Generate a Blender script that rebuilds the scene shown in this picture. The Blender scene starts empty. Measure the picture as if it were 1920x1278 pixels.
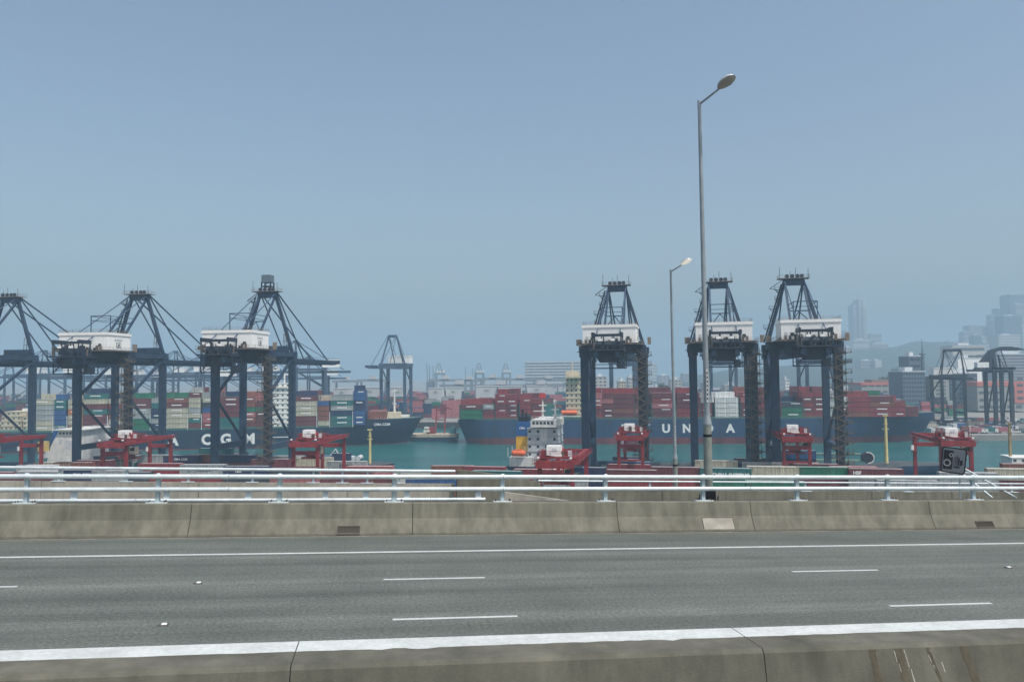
import bpy, math, random
from mathutils import Vector, Matrix
R = math.radians
random.seed(7)
sc = bpy.context.scene
col = sc.collection

# ------------------------------------------------------------------ camera
F, CX, CY = 1480.0, 960.0, 639.0
PITCH, ROLL = math.atan(61 / 1480.0), R(0.6)
CAM = Vector((0, 0, 34.0))
fw = Vector((0, math.cos(PITCH), math.sin(PITCH)))
up0 = Vector((0, -math.sin(PITCH), math.cos(PITCH)))
rt0 = Vector((1, 0, 0))
def _roll(v): return v * math.cos(ROLL) + fw.cross(v) * math.sin(ROLL)
rt, up = _roll(rt0), _roll(up0)
cd = bpy.data.cameras.new('camera')
cam = bpy.data.objects.new('camera', cd); col.objects.link(cam)
cam.matrix_world = Matrix(((rt.x, up.x, -fw.x, CAM.x), (rt.y, up.y, -fw.y, CAM.y), (rt.z, up.z, -fw.z, CAM.z), (0, 0, 0, 1)))
cd.sensor_width = 36.0; cd.lens = F / 1920 * 36.0
cd.clip_start = 0.5; cd.clip_end = 20000
sc.camera = cam

# ------------------------------------------------------------------ sky, sun, exposure
SUN_EL, SUN_AZ = R(60), R(136)          # azimuth clockwise from +Y: high behind the viewer's right shoulder
w = bpy.data.worlds.new('World'); sc.world = w; w.use_nodes = True
nt = w.node_tree
sky = nt.nodes.new('ShaderNodeTexSky'); sky.sky_type = 'NISHITA'; sky.sun_disc = False
sky.sun_elevation = SUN_EL; sky.sun_rotation = SUN_AZ
sky.air_density = 1.15; sky.dust_density = 4.0; sky.ozone_density = 0.0
bg = nt.nodes['Background']; bg.inputs['Strength'].default_value = 0.115
nt.links.new(sky.outputs[0], bg.inputs[0])
sl = bpy.data.lights.new('sun', 'SUN'); sl.energy = 2.7; sl.angle = R(1.5); sl.color = (1.0, 0.97, 0.92)
so = bpy.data.objects.new('sun', sl); col.objects.link(so)
sd = Vector((math.sin(SUN_AZ) * math.cos(SUN_EL), math.cos(SUN_AZ) * math.cos(SUN_EL), math.sin(SUN_EL)))
so.rotation_euler = sd.to_track_quat('Z', 'Y').to_euler()
sc.view_settings.view_transform = 'Standard'; sc.view_settings.look = 'None'
sc.view_settings.exposure = 0.38; sc.view_settings.gamma = 1.0
sc.cycles.use_denoising = True
sc.cycles.volume_bounces = 1
sc.cycles.max_bounces = 6

# ------------------------------------------------------------------ helpers
def ray(px, py): return fw * F + rt * (px - CX) - up * (py - CY)
def at(px, py, Y):                       # the place at distance Y ahead that stands at this spot of the photograph
    d = ray(px, py); return CAM + d * (Y / d.y)
def atz(px, py, z):
    d = ray(px, py); return CAM + d * ((z - CAM.z) / d.z)
def hor(px): return 700.0 - (px - 960) * math.tan(ROLL)

class MB:
    def __init__(s): s.v = []; s.f = []; s.m = []; s.sm = []
    def add(s, vs, fs, m=0, smooth=False):
        b = len(s.v); s.v += [tuple(p) for p in vs]
        for f in fs: s.f.append(tuple(b + i for i in f)); s.m.append(m); s.sm.append(smooth)
        return s
    def box(s, c, d, m=0, top=None):     # top=(sx,sy): the upper face scaled
        x, y, z = c; a, b, h = d[0] / 2, d[1] / 2, d[2] / 2
        tx, ty = top or (1, 1)
        vs = [(x - a, y - b, z - h), (x + a, y - b, z - h), (x + a, y + b, z - h), (x - a, y + b, z - h),
              (x - a * tx, y - b * ty, z + h), (x + a * tx, y - b * ty, z + h), (x + a * tx, y + b * ty, z + h), (x - a * tx, y + b * ty, z + h)]
        return s.add(vs, [(0, 3, 2, 1), (4, 5, 6, 7), (0, 1, 5, 4), (1, 2, 6, 5), (2, 3, 7, 6), (3, 0, 4, 7)], m)
    def b2(s, x0, x1, y0, y1, z0, z1, m=0): return s.box(((x0 + x1) / 2, (y0 + y1) / 2, (z0 + z1) / 2), (abs(x1 - x0), abs(y1 - y0), abs(z1 - z0)), m)
    def bar(s, p, q, w, h=None, m=0, w2=None, h2=None):
        p, q = Vector(p), Vector(q); h = h or w; w2 = w2 or w; h2 = h2 or h
        d = (q - p).normalized(); u = Vector((0, 0, 1)) if abs(d.z) < .95 else Vector((0, 1, 0))
        a = d.cross(u).normalized(); b = a.cross(d)
        vs = []
        for o, ww, hh in ((p, w, h), (q, w2, h2)):
            for i, j in ((-1, -1), (1, -1), (1, 1), (-1, 1)): vs.append(o + a * (i * ww / 2) + b * (j * hh / 2))
        return s.add(vs, [(0, 1, 2, 3), (7, 6, 5, 4), (0, 4, 5, 1), (1, 5, 6, 2), (2, 6, 7, 3), (3, 7, 4, 0)], m)
    def tube(s, p, q, r, n=10, r2=None, m=0, caps=True):
        p, q = Vector(p), Vector(q); r2 = r if r2 is None else r2
        d = (q - p).normalized(); u = Vector((0, 0, 1)) if abs(d.z) < .95 else Vector((0, 1, 0))
        a = d.cross(u).normalized(); b = a.cross(d)
        vs = []
        for o, rr in ((p, r), (q, r2)):
            for k in range(n):
                t = 2 * math.pi * k / n; vs.append(o + a * (rr * math.cos(t)) + b * (rr * math.sin(t)))
        s.add(vs, [(k, (k + 1) % n, n + (k + 1) % n, n + k) for k in range(n)], m, True)
        if caps:
            s.add(vs[:n], [tuple(range(n - 1, -1, -1))], m); s.add(vs[n:], [tuple(range(n))], m)
        return s
    def path(s, pts, r, n=8, m=0):
        for a, b in zip(pts, pts[1:]): s.tube(a, b, r, n, m=m)
        return s
    def ext(s, poly, vec, m=0):          # polygon of 3d points swept along vec
        n = len(poly); vec = Vector(vec); a = [Vector(p) for p in poly]; b = [p + vec for p in a]
        return s.add(a + b, [tuple(range(n - 1, -1, -1)), tuple(range(n, 2 * n))] + [(k, (k + 1) % n, n + (k + 1) % n, n + k) for k in range(n)], m)
    def lathe(s, prof, n=12, c=(0, 0, 0), m=0):
        vs = []
        for r, z in prof:
            for k in range(n):
                t = 2 * math.pi * k / n; vs.append((c[0] + r * math.cos(t), c[1] + r * math.sin(t), c[2] + z))
        fs = [(i * n + k, i * n + (k + 1) % n, (i + 1) * n + (k + 1) % n, (i + 1) * n + k) for i in range(len(prof) - 1) for k in range(n)]
        return s.add(vs, fs, m, True)
    def mesh(s, name, mats):
        me = bpy.data.meshes.new(name); me.from_pydata(s.v, [], s.f)
        for mt in (mats if isinstance(mats, (list, tuple)) else [mats]): me.materials.append(mt)
        me.polygons.foreach_set('material_index', s.m); me.polygons.foreach_set('use_smooth', s.sm); me.update()
        return me
    def build(s, name, mats, parent=None, loc=None):
        return mk(name, s.mesh(name, mats), parent, loc)
def mk(name, me, parent=None, loc=None, rz=0):
    o = bpy.data.objects.new(name, me); col.objects.link(o)
    if parent is not None: o.parent = parent
    if loc is not None: o.location = loc
    if rz: o.rotation_euler.z = rz
    return o
def tag(o, label=None, cat=None, group=None, kind=None):
    if label: o['label'] = label
    if cat: o['category'] = cat
    if group: o['group'] = group
    if kind: o['kind'] = kind
    return o
def thing(name, label, cat, loc=(0, 0, 0), rz=0, group=None):
    o = mk(name, None, None, loc, rz); return tag(o, label, cat, group)
def copy_tree(o, parent=None):
    c = o.copy(); col.objects.link(c)
    if parent is not None: c.parent = parent
    for ch in list(o.children): copy_tree(ch, c)
    return c

# ------------------------------------------------------------------ materials
MATS = {}
def M(name, rgb, rough=.6, metal=0.0, var=.16, scale=.6, streak=0.0, bump=0.0, bscale=30, spec=.4, mapping=(1, 1, 1), grain=0.0, gscale=60, rust=0.0, rcol=(.10, .055, .03), sscale=2.2):
    if name in MATS: return MATS[name]
    m = bpy.data.materials.new(name); m.use_nodes = True; N = m.node_tree.nodes; L = m.node_tree.links
    b = N['Principled BSDF']; b.inputs['Roughness'].default_value = rough; b.inputs['Metallic'].default_value = metal
    b.inputs['Specular IOR Level'].default_value = spec
    tc = N.new('ShaderNodeTexCoord')
    mp = N.new('ShaderNodeMapping'); mp.inputs['Scale'].default_value = mapping; L.new(tc.outputs['Object'], mp.inputs[0])
    def noise(sc_, det, vec):
        n = N.new('ShaderNodeTexNoise'); n.inputs['Scale'].default_value = sc_; n.inputs['Detail'].default_value = det; n.inputs['Roughness'].default_value = .65
        L.new(vec, n.inputs['Vector']); return n.outputs['Fac']
    def ramp(fac, lo, hi, a=.3, c=.7):
        r = N.new('ShaderNodeMapRange'); r.inputs[1].default_value = a; r.inputs[2].default_value = c; r.inputs[3].default_value = lo; r.inputs[4].default_value = hi
        L.new(fac, r.inputs[0]); return r.outputs[0]
    val = ramp(noise(scale, 6, mp.outputs[0]), 1 - var, 1 + var)
    def mul(a, c):
        q = N.new('ShaderNodeMath'); q.operation = 'MULTIPLY'; L.new(a, q.inputs[0]); L.new(c, q.inputs[1]); return q.outputs[0]
    if streak:
        ms = N.new('ShaderNodeMapping'); ms.inputs['Scale'].default_value = (1, 1, .06); L.new(tc.outputs['Object'], ms.inputs[0])
        val = mul(val, ramp(noise(sscale, 4, ms.outputs[0]), 1 - streak, 1 + streak * .35, .35, .65))
    if grain:
        val = mul(val, ramp(noise(gscale, 2, tc.outputs['Object']), 1 - grain, 1 + grain, .25, .75))
    mx = N.new('ShaderNodeVectorMath'); mx.operation = 'SCALE'; mx.inputs[0].default_value = rgb[:3]
    L.new(val, mx.inputs['Scale']); cout = mx.outputs[0]
    if rust:                             # runs and patches of rust with ragged edges
        mr = N.new('ShaderNodeMapping'); mr.inputs['Scale'].default_value = (1, 1, .22); L.new(tc.outputs['Object'], mr.inputs[0])
        fac = ramp(noise(sscale * .55, 7, mr.outputs[0]), 0, rust, .56, .68)
        mi = N.new('ShaderNodeMix'); mi.data_type = 'RGBA'; L.new(fac, mi.inputs[0]); L.new(cout, mi.inputs[6]); mi.inputs[7].default_value = (*rcol, 1); cout = mi.outputs[2]
    L.new(cout, b.inputs['Base Color'])
    if bump:
        bp = N.new('ShaderNodeBump'); bp.inputs['Strength'].default_value = bump; bp.inputs['Distance'].default_value = .02
        L.new(noise(bscale, 5, tc.outputs['Object']), bp.inputs['Height']); L.new(bp.outputs[0], b.inputs['Normal'])
    MATS[name] = m; return m
def emis(name, rgb, st):
    m = bpy.data.materials.new(name); m.use_nodes = True; b = m.node_tree.nodes['Principled BSDF']
    b.inputs['Base Color'].default_value = (*rgb, 1); b.inputs['Emission Color'].default_value = (*rgb, 1); b.inputs['Emission Strength'].default_value = st; return m

CONC = M('concrete', (.160, .157, .124), .85, var=.2, scale=.5, streak=.30, bump=.25, grain=.10)
CONC2 = M('concrete_pale', (.33, .315, .27), .85, var=.22, scale=.4, streak=.22, bump=.25, grain=.10)
CONC_N = M('concrete_stained', (.118, .116, .092), .85, var=.25, scale=.9, streak=.25, bump=.3, grain=.12)
PLAIN_G = M('apron_concrete', (.24, .235, .215), .9, var=.25, scale=.05)
DARKGAP = M('joint_filler', (.05, .047, .04), .9)
PAINT_W = M('road_paint', (.52, .55, .54), .6, var=.14, scale=2, grain=.14, gscale=18)
RAILM = M('galvanised_rail', (.58, .65, .67), .45, .2, var=.16, scale=1.6, spec=.45, grain=.06, gscale=9)
RAILP = M('galvanised_post', (.42, .50, .53), .5, .25, var=.12, scale=3)
POLE = M('lamp_pole_steel', (.30, .345, .37), .45, .35, var=.2, scale=1.1, streak=.1)
POLE_D = M('lamp_pole_base', (.22, .24, .22), .6, .2, var=.25, scale=2)
GLASSW = M('lamp_glass', (.34, .33, .31), .25, var=.2)
LAMPG = M('lamp_housing', (.46, .50, .52), .35, .3)
BLACK = M('black_paint', (.012, .013, .018), .5)
CRANE_B = M('crane_blue', (.025, .054, .100), .55, .05, var=.28, scale=.35, streak=.25, rust=.5, rcol=(.07, .06, .055), sscale=.8)
CRANE_D = M('crane_dark', (.018, .030, .050), .6, .1, var=.3, scale=.8)
CRANE_S = M('crane_stay', (.06, .10, .17), .5, .1, var=.15)
STAIRM = M('stair_galvanised', (.115, .105, .09), .7, .1, var=.35, scale=1.2)
WHITE = M('house_white', (.84, .85, .83), .5, var=.03, scale=.5, streak=.03)
ROOFW = M('house_roof', (.50, .47, .40), .7, var=.2)
PLATF = M('platform_rust', (.20, .165, .13), .75, var=.4, scale=1.5)
RED_C = M('yard_crane_red', (.25, .028, .032), .5, var=.3, scale=.5, streak=.25, rust=.5, rcol=(.08, .03, .025), sscale=1.2)
RED_D = M('yard_crane_dark_red', (.17, .03, .03), .6, var=.3)  # darker red for walkways, spreaders and small fittings
TYRE = M('tyre', (.02, .02, .02), .85)
GLASS = M('window_glass', (.03, .045, .055), .15, spec=.6)
BEIGE = M('beige_paint', (.56, .50, .37), .6, streak=.12)
YELLOWM = M('mast_yellow', (.62, .55, .25), .5)
ORANGE = M('lifeboat_orange', (.75, .16, .06), .45)
HULL_N = M('hull_navy', (.020, .060, .130), .65, var=.15, scale=.05, streak=.22, rust=.55, rcol=(.06, .055, .06), sscale=.22)
HULL_K = M('hull_black', (.014, .038, .078), .5, var=.2, scale=.05, streak=.22, rust=.5, rcol=(.06, .05, .045), sscale=.22)
BOOT = M('hull_red', (.15, .045, .055), .6, var=.3, scale=.1, streak=.3, rust=.6, rcol=(.07, .06, .055), sscale=.2)
DECKG = M('deck_green', (.05, .13, .11), .7)
SHIPW = M('ship_white', (.74, .74, .70), .5, streak=.12)
SHIPG = M('ship_grey', (.58, .61, .63), .55, streak=.12)
DECKD = M('deck_dark', (.06, .07, .075), .8, var=.3)
FUN_B = M('funnel_blue', (.02, .10, .28), .5)
FUN_Y = M('funnel_yellow', (.72, .42, .03), .5)

# ------------------------------------------------------------------ ground, water, terrain
WZ = -5.0
g = MB()
gp = [(-6000, -400), (6000, -400), (6000, 120), (330, 196), (155, 240.5), (30, 268.6), (-86, 277.5), (-420, 306.5), (-6000, 800)]
g.add([(x, y, 0) for x, y in gp] + [(x, y, -7) for x, y in gp], [tuple(range(9))] + [(k, k + 9, (k + 1) % 9 + 9, (k + 1) % 9) for k in range(9)])
tag(g.build('ground', PLAIN_G), kind='structure')
q = MB()                                 # kerb along the quay edge
for a, b in zip(gp[3:7], gp[4:8]): q.bar((a[0], a[1] - .5, .16), (b[0], b[1] - .5, .16), .9, .30)
tag(q.build('quay_edge_kerb', CONC2), kind='structure')
g = MB()
gp = [(-6000, 1000), (-420, 600), (-60, 567), (150, 548), (232, 541), (236, 429), (330, 424), (6000, 390), (6000, 9000), (-6000, 9000)]
zz = [0, 0, 0, 0, -1.2, -1.8, -1.8, -1.8, 0, 0]
g.add([(x, y, z) for (x, y), z in zip(gp, zz)] + [(x, y, -7) for x, y in gp], [tuple(range(10))] + [(k, k + 10, (k + 1) % 10 + 10, (k + 1) % 10) for k in range(10)])
tag(g.build('terrain', PLAIN_G), kind='structure')
wm = bpy.data.materials.new('water'); wm.use_nodes = True
N, L = wm.node_tree.nodes, wm.node_tree.links; b = N['Principled BSDF']
b.inputs['Base Color'].default_value = (.028, .105, .100, 1); b.inputs['Roughness'].default_value = .16; b.inputs['IOR'].default_value = 1.33; b.inputs['Specular IOR Level'].default_value = .35
tc = N.new('ShaderNodeTexCoord'); n1 = N.new('ShaderNodeTexNoise'); n1.inputs['Scale'].default_value = .22; n1.inputs['Detail'].default_value = 8; n1.inputs['Roughness'].default_value = .62
mp = N.new('ShaderNodeMapping'); mp.inputs['Scale'].default_value = (1, 2.4, 1)
bp = N.new('ShaderNodeBump'); bp.inputs['Strength'].default_value = .8; bp.inputs['Distance'].default_value = .7
L.new(tc.outputs['Object'], mp.inputs[0]); L.new(mp.outputs[0], n1.inputs['Vector']); L.new(n1.outputs['Fac'], bp.inputs['Height']); L.new(bp.outputs[0], b.inputs['Normal'])
n2 = N.new('ShaderNodeTexNoise'); n2.inputs['Scale'].default_value = .03; n2.inputs['Detail'].default_value = 8; n2.inputs['Roughness'].default_value = .68; mp2 = N.new('ShaderNodeMapping'); mp2.inputs['Scale'].default_value = (.35, 1.8, 1); L.new(tc.outputs['Object'], mp2.inputs[0]); L.new(mp2.outputs[0], n2.inputs['Vector'])
cr = N.new('ShaderNodeValToRGB'); cr.color_ramp.elements[0].color = (.010, .100, .103, 1); cr.color_ramp.elements[1].color = (.020, .140, .138, 1)
cr.color_ramp.elements[0].position = .35; cr.color_ramp.elements[1].position = .65
L.new(n2.outputs['Fac'], cr.inputs[0]); L.new(cr.outputs[0], b.inputs['Base Color'])
g = MB(); g.add([(-6000, 90, WZ), (6000, 90, WZ), (6000, 1100, WZ), (-6000, 1100, WZ)], [(0, 1, 2, 3)])
tag(g.build('water', wm), kind='structure')

def hills(name, pts, depth, mat, seed):  # pts: (X, Y, height) along a ridge
    rnd = random.Random(seed); n = 60; rows = 9; vs = []; fs = []
    xs = [p[0] for p in pts]
    for i in range(n + 1):
        x = xs[0] + (xs[-1] - xs[0]) * i / n
        for k in range(len(pts) - 1):
            if pts[k][0] <= x <= pts[k + 1][0]: break
        t = (x - pts[k][0]) / (pts[k + 1][0] - pts[k][0]); t = t * t * (3 - 2 * t)
        h = pts[k][2] * (1 - t) + pts[k + 1][2] * t; y = pts[k][1] * (1 - t) + pts[k + 1][1] * t
        for j in range(rows):
            s = j / (rows - 1); e = math.sin(math.pi * min(1, s * 1.0) * .5) if j < rows else 1
            vs.append((x + rnd.uniform(-6, 6), y - depth * (1 - s), h * e * (1 + rnd.uniform(-.05, .05)) * (s > 0) - 1 * (s == 0)))
    for i in range(n):
        for j in range(rows - 1): fs.append((i * rows + j, (i + 1) * rows + j, (i + 1) * rows + j + 1, i * rows + j + 1))
    m = MB(); m.add(vs, fs, 0, True); return tag(m.build(name, mat), kind='structure')
GREEN = M('hillside_green', (.035, .06, .05), .95, var=.5, scale=.03, bump=0)
FARK = 1.7; HK = 1.62
hills('hill', [(X * HK, Y * HK, 34 + (h - 34) * HK) for X, Y, h in ((250, 1500, 18), (520, 1560, 44), (760, 1650, 78), (860, 1660, 92), (1000, 1650, 82), (1250, 1600, 60), (1700, 1600, 70))], 800, GREEN, 3)

# ------------------------------------------------------------------ the elevated road in its own frame (downhill to one side, banked)
u_ = ray(10168, 904).normalized()
hh = Vector((-u_.y, u_.x, 0)).normalized(); th = math.atan(.05)
v_ = hh * math.cos(th) - Vector((0, 0, 1)) * math.sin(th); v_ = (v_ - u_ * v_.dot(u_)).normalized(); n_ = u_.cross(v_)
RO = CAM - Vector((0, 0, 3.9))
RM = Matrix(((u_.x, v_.x, n_.x, RO.x), (u_.y, v_.y, n_.y, RO.y), (u_.z, v_.z, n_.z, RO.z), (0, 0, 0, 1)))
def road(o): o.matrix_world = RM @ o.matrix_world if o.parent is None else o.matrix_world; return o
def rthing(name, label, cat, uvw=(0, 0, 0), group=None):
    o = thing(name, label, cat, group=group); o.matrix_world = RM @ Matrix.Translation(uvw); return o
def rpart(mb, name, mat, kind='structure'):
    o = mb.build(name, mat); o.matrix_world = RM; return tag(o, kind=kind)

am = bpy.data.materials.new('asphalt'); am.use_nodes = True
N, L = am.node_tree.nodes, am.node_tree.links; b = N['Principled BSDF']; b.inputs['Roughness'].default_value = .82; b.inputs['Specular IOR Level'].default_value = .35
tc = N.new('ShaderNodeTexCoord')
def _n(scale, det, vec=None, rough=.6):
    n = N.new('ShaderNodeTexNoise'); n.inputs['Scale'].default_value = scale; n.inputs['Detail'].default_value = det; n.inputs['Roughness'].default_value = rough
    L.new(vec or tc.outputs['Object'], n.inputs['Vector']); return n.outputs['Fac']
def _mr(f, lo, hi, a=.3, c=.7):
    r = N.new('ShaderNodeMapRange'); r.inputs[1].default_value = a; r.inputs[2].default_value = c; r.inputs[3].default_value = lo; r.inputs[4].default_value = hi; L.new(f, r.inputs[0]); return r.outputs[0]
def _mu(a, c):
    q = N.new('ShaderNodeMath'); q.operation = 'MULTIPLY'; L.new(a, q.inputs[0]); L.new(c, q.inputs[1]); return q.outputs[0]
mp = N.new('ShaderNodeMapping'); mp.inputs['Scale'].default_value = (.03, 1, 1); L.new(tc.outputs['Object'], mp.inputs[0])
tr = _mr(_n(1.1, 4, mp.outputs[0]), .70, 1.20)                # long wheel tracks worn by traffic
pt = _mr(_n(.45, 6), .86, 1.12)
gr = _mr(_n(13, 2, None, .8), .52, 1.48, .25, .75)                 # stones in the surface
gf = _mr(_n(40, 1, None, .8), .62, 1.38, .3, .7)
sx = N.new('ShaderNodeSeparateXYZ'); L.new(tc.outputs['Object'], sx.inputs[0])
def _cos(period, ph, lo, hi):            # rubber and oil laid down along each lane
    a = N.new('ShaderNodeMath'); a.operation = 'MULTIPLY_ADD'; a.inputs[1].default_value = 2 * math.pi / period; a.inputs[2].default_value = ph; L.new(sx.outputs[1], a.inputs[0])
    c = N.new('ShaderNodeMath'); c.operation = 'COSINE'; L.new(a.outputs[0], c.inputs[0]); return _mr(c.outputs[0], lo, hi, -1, 1)
val = _mu(_mu(_mu(tr, pt), _mu(gr, gf)), _mu(_cos(3.74, -2 * math.pi * 15.54 / 3.74, .93, 1.05), _cos(1.87, -2 * math.pi * 15.54 / 1.87 + .4, .94, 1.05)))
mx = N.new('ShaderNodeVectorMath'); mx.operation = 'SCALE'; mx.inputs[0].default_value = (.116, .132, .118); L.new(val, mx.inputs['Scale']); L.new(mx.outputs[0], b.inputs['Base Color'])
bp = N.new('ShaderNodeBump'); bp.inputs['Strength'].default_value = .5; bp.inputs['Distance'].default_value = .008; L.new(gr, bp.inputs['Height']); L.new(bp.outputs[0], b.inputs['Normal'])

U0, U1 = -70, 110
rpart(MB().b2(U0, U1, -9, 27.3, -1.6, 0), 'road', am)
rpart(MB().b2(U0, U1, 23.02, 23.20, .002, .006), 'edge_line', PAINT_W)
dm = MB()
for k in range(-7, 11):
    for v0, uo in ((19.28, 0.0), (15.52, .17)):
        o = MB().b2(0, 2.42, -.055, .055, .002, .006).build('lane_dash', PAINT_W); o.matrix_world = RM @ Matrix.Translation((uo + k * 10.45, v0, 0)); tag(o, kind='structure')
stud_m = None
for k in range(-6, 10):
    for v0, uo, lane in ((15.54, -4.0, 'white line nearer the median'), (19.22, -4.2, 'white line nearer the parapet')):
        if k % 2: continue
        s = rthing('road_stud', 'small white reflective road stud between dashes of the ' + lane, 'road stud', (uo + k * 10.45, v0, 0), 'road studs in line with the lane dashes')
        if stud_m is None:
            stud_m = (MB().box((0, 0, .013), (.20, .13, .026), 0, (.8, .75)).mesh('stud_base', M('stud_iron', (.06, .06, .06), .6)), MB().box((.02, 0, .032), (.10, .09, .022), 0, (.7, .8)).mesh('stud_reflector', WHITE))
        mk('base', stud_m[0], s); mk('reflector', stud_m[1], s)

# far parapet of our carriageway: cast segments between open joints
def profile_seg(prof, ua, ub, name, mats, parent):
    return MB().ext([(ua, a, c) for a, c in prof], (ub - ua, 0, 0)).build(name, mats, parent)
PROF = [(26.35, -.02), (26.37, .075), (26.40, .085), (26.60, .44), (26.635, .50), (26.735, .965), (26.775, .995), (27.21, .995), (27.26, .96), (27.28, -.3), (26.4, -.3)]
PROF = PROF[::-1]
joints = [-69.6, -62.4, -55.2, -48, -41, -34, -27, -20.1, -13.1, -6.08, .94, 7.98, 12.93, 19.99, 27, 34, 41, 48, 55, 62, 69, 76, 83, 90, 97, 104, 109.8]
par = rthing('parapet', 'weathered concrete road parapet with white tube railing on top', 'parapet')
for a, c in zip(joints, joints[1:]): profile_seg(PROF, a + .010, c - .010, 'segment', CONC, par)
gut = MB(); gut.b2(U0, U1, 26.29, 26.375, .001, .012); rpart(gut, 'gutter_shade', M('gutter_shade', (.045, .04, .03), .95), 'structure')  # dark strip that paints in the shadow line along the parapet foot
rpart(MB().b2(U0, U1, 26.13, 26.29, .0015, .004), 'gutter_edge', M('gutter_edge_concrete', (.19, .18, .155), .9, var=.35, scale=2), 'structure')
# a drain grating and a paler patch panel let into the parapet foot
def on_slope(o, u, w0): 
    ang = math.atan2(.36, .20)
    o.matrix_world = RM @ Matrix.Translation((u, 26.40 + (w0 - .085) * .2 / .355 - .004, w0)) @ Matrix.Rotation(ang, 4, 'X')
for u, nb, w0, lab in ((-1.12, 11, .15, 'dark slotted drain grating in the foot of the parapet, upright bars'), (22.05, 9, .13, 'dark drain grating in the parapet foot below the camera sign')):
    gz = thing('drain_grating', lab, 'drain'); on_slope(gz, u, w0)
    MB().b2(-.34, .34, -.12, .12, -.03, .004).build('recess', DARKGAP, gz)
    f = MB(); f.b2(-.36, .36, .115, .15, 0, .03).b2(-.36, .36, -.15, -.115, 0, .03).b2(-.36, -.325, -.115, .115, 0, .03).b2(.325, .36, -.115, .115, 0, .03); f.build('frame', M('grating_iron', (.07, .06, .05), .7, var=.3), gz)
    for k in range(nb):
        x = -.28 + .56 * k / (nb - 1); MB().b2(x - .012, x + .012, -.115, .115, 0, .024).build('bar', MATS['grating_iron'], gz)
pz = thing('access_panel', 'pale concrete access panel let into the parapet below the tall street lamp', 'panel'); on_slope(pz, 11.62, .25)
MB().b2(-.56, .56, -.20, .215, -.03, .006).build('slab', CONC2, pz); MB().b2(-.585, .585, -.225, .24, -.04, .0015).build('gap', DARKGAP, pz)

# railing on that parapet
def railing(name, label, posts, vbase, w0, rails, ua, ub, rr, parent_frame, pmat=RAILP, rmat=RAILM, plate=True, jointat=9.0, ph=None, cap=True, pw=.062):
    t = thing(name, label, 'railing'); t.matrix_world = parent_frame
    toph = ph or max(z for _, z in rails)
    pb = MB().b2(-pw, pw, -.02, .075, .02, toph + .02).b2(-.085, .085, .055, .075, .02, toph - .04)
    pm = pb.mesh('post', pmat)
    plm = MB().b2(-.32, .32, -.14, .14, 0, .028).mesh('base_plate', RAILM)
    bm = MB()
    for x in (-.24, .24, .34):
        for y in (-.09, .09): bm.tube((x if abs(x) < .3 else .26, y, .028), (x if abs(x) < .3 else .26, y, .085), .016, 6)
    bmm = bm.mesh('anchor_bolts', M('bolt_rust', (.09, .06, .045), .8))
    capm = MB().lathe([(.001, .085), (.05, .075), (.085, .045), (.10, 0)], 10).mesh('cap', RAILM)
    for x in posts:
        p = mk('post', pm, t, (x, vbase, w0))
        if plate:
            mk('base_plate', plm, p, (0, 0, 0)); mk('anchor_bolts', bmm, p, (0, 0, 0))
        if cap: mk('cap', capm, p, (0, .0, toph + .02))
    for off, z in rails:
        x = ua
        while x < ub:
            e = min(ub, x + jointat)
            m = MB(); m.tube((x + .01, vbase + off, w0 + z), (e - .01, vbase + off, w0 + z), rr, 12); r = m.build('rail', rmat, t)
            MB().tube((e - .09, vbase + off, w0 + z), (e - .012, vbase + off, w0 + z), rr + .006, 12).build('sleeve', rmat, r)
            x = e
    return t
posts = [-11.1 - 3.75 * k for k in range(10, 0, -1)] + [-11.1, -7.2, -3.42, .32, 4.0, 7.66, 11.28, 14.9, 18.53, 22.1] + [22.1 + 3.6 * k for k in range(1, 14)]
railing('parapet_railing', 'white two tube metal railing on the roadside parapet with capped posts', posts, 26.98, .995, [(-.09, .842), (-.09, .432)], -50, 70, .075, RM)

# median barrier on our side of the carriageway
PN = [(9.86, -.02), (10.04, .79), (10.09, .842), (10.56, .852), (11.05, .86), (11.10, .82), (11.3, .3), (11.46, .08), (11.48, -.02), (11.2, -.3), (9.8, -.3)][::-1]
njoints = [-64, -55, -46, -37, -28, -19.5, -10.6, -1.15, 5.0, 12.2, 21.2, 30, 39, 48, 57, 66]
med = rthing('median_barrier', 'stained concrete median barrier with a white painted top edge', 'barrier')
for a, c in zip(njoints, njoints[1:]):
    s = profile_seg(PN, a + .006, c - .006, 'segment', CONC_N, med)
    rnd = random.Random(int(a * 10)); n = 40
    vs = []; top = []                    # white paint brushed along the far part of the top, its near edge ragged
    zt = lambda vv: .852 + (vv - 10.56) * (.008 / .49) if vv > 10.56 else .842 + (vv - 10.09) * .0213
    for i in range(n + 1):
        x = a + .007 + (c - a - .014) * i / n; e = 10.60 + rnd.uniform(-.012, .012) - (.05 if rnd.random() < .06 else 0)
        vs += [(x, e, zt(e) + .003), (x, 11.035, zt(11.035) + .003), (x, 11.072, .845), (x, e, zt(e) - .02)]
    pm_ = MB(); pm_.add(vs, [(4 * i, 4 * i + 4, 4 * i + 5, 4 * i + 1) for i in range(n)] + [(4 * i + 1, 4 * i + 5, 4 * i + 6, 4 * i + 2) for i in range(n)] + [(4 * i + 3, 4 * i + 7, 4 * i + 4, 4 * i) for i in range(n)])
    pm_.build('paint_band', PAINT_W, s)
STAIN = M('rust_stain', (.088, .078, .054), .9, var=.35, scale=5); LIME = M('lime_run', (.36, .355, .31), .9, var=.3, scale=6)
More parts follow.
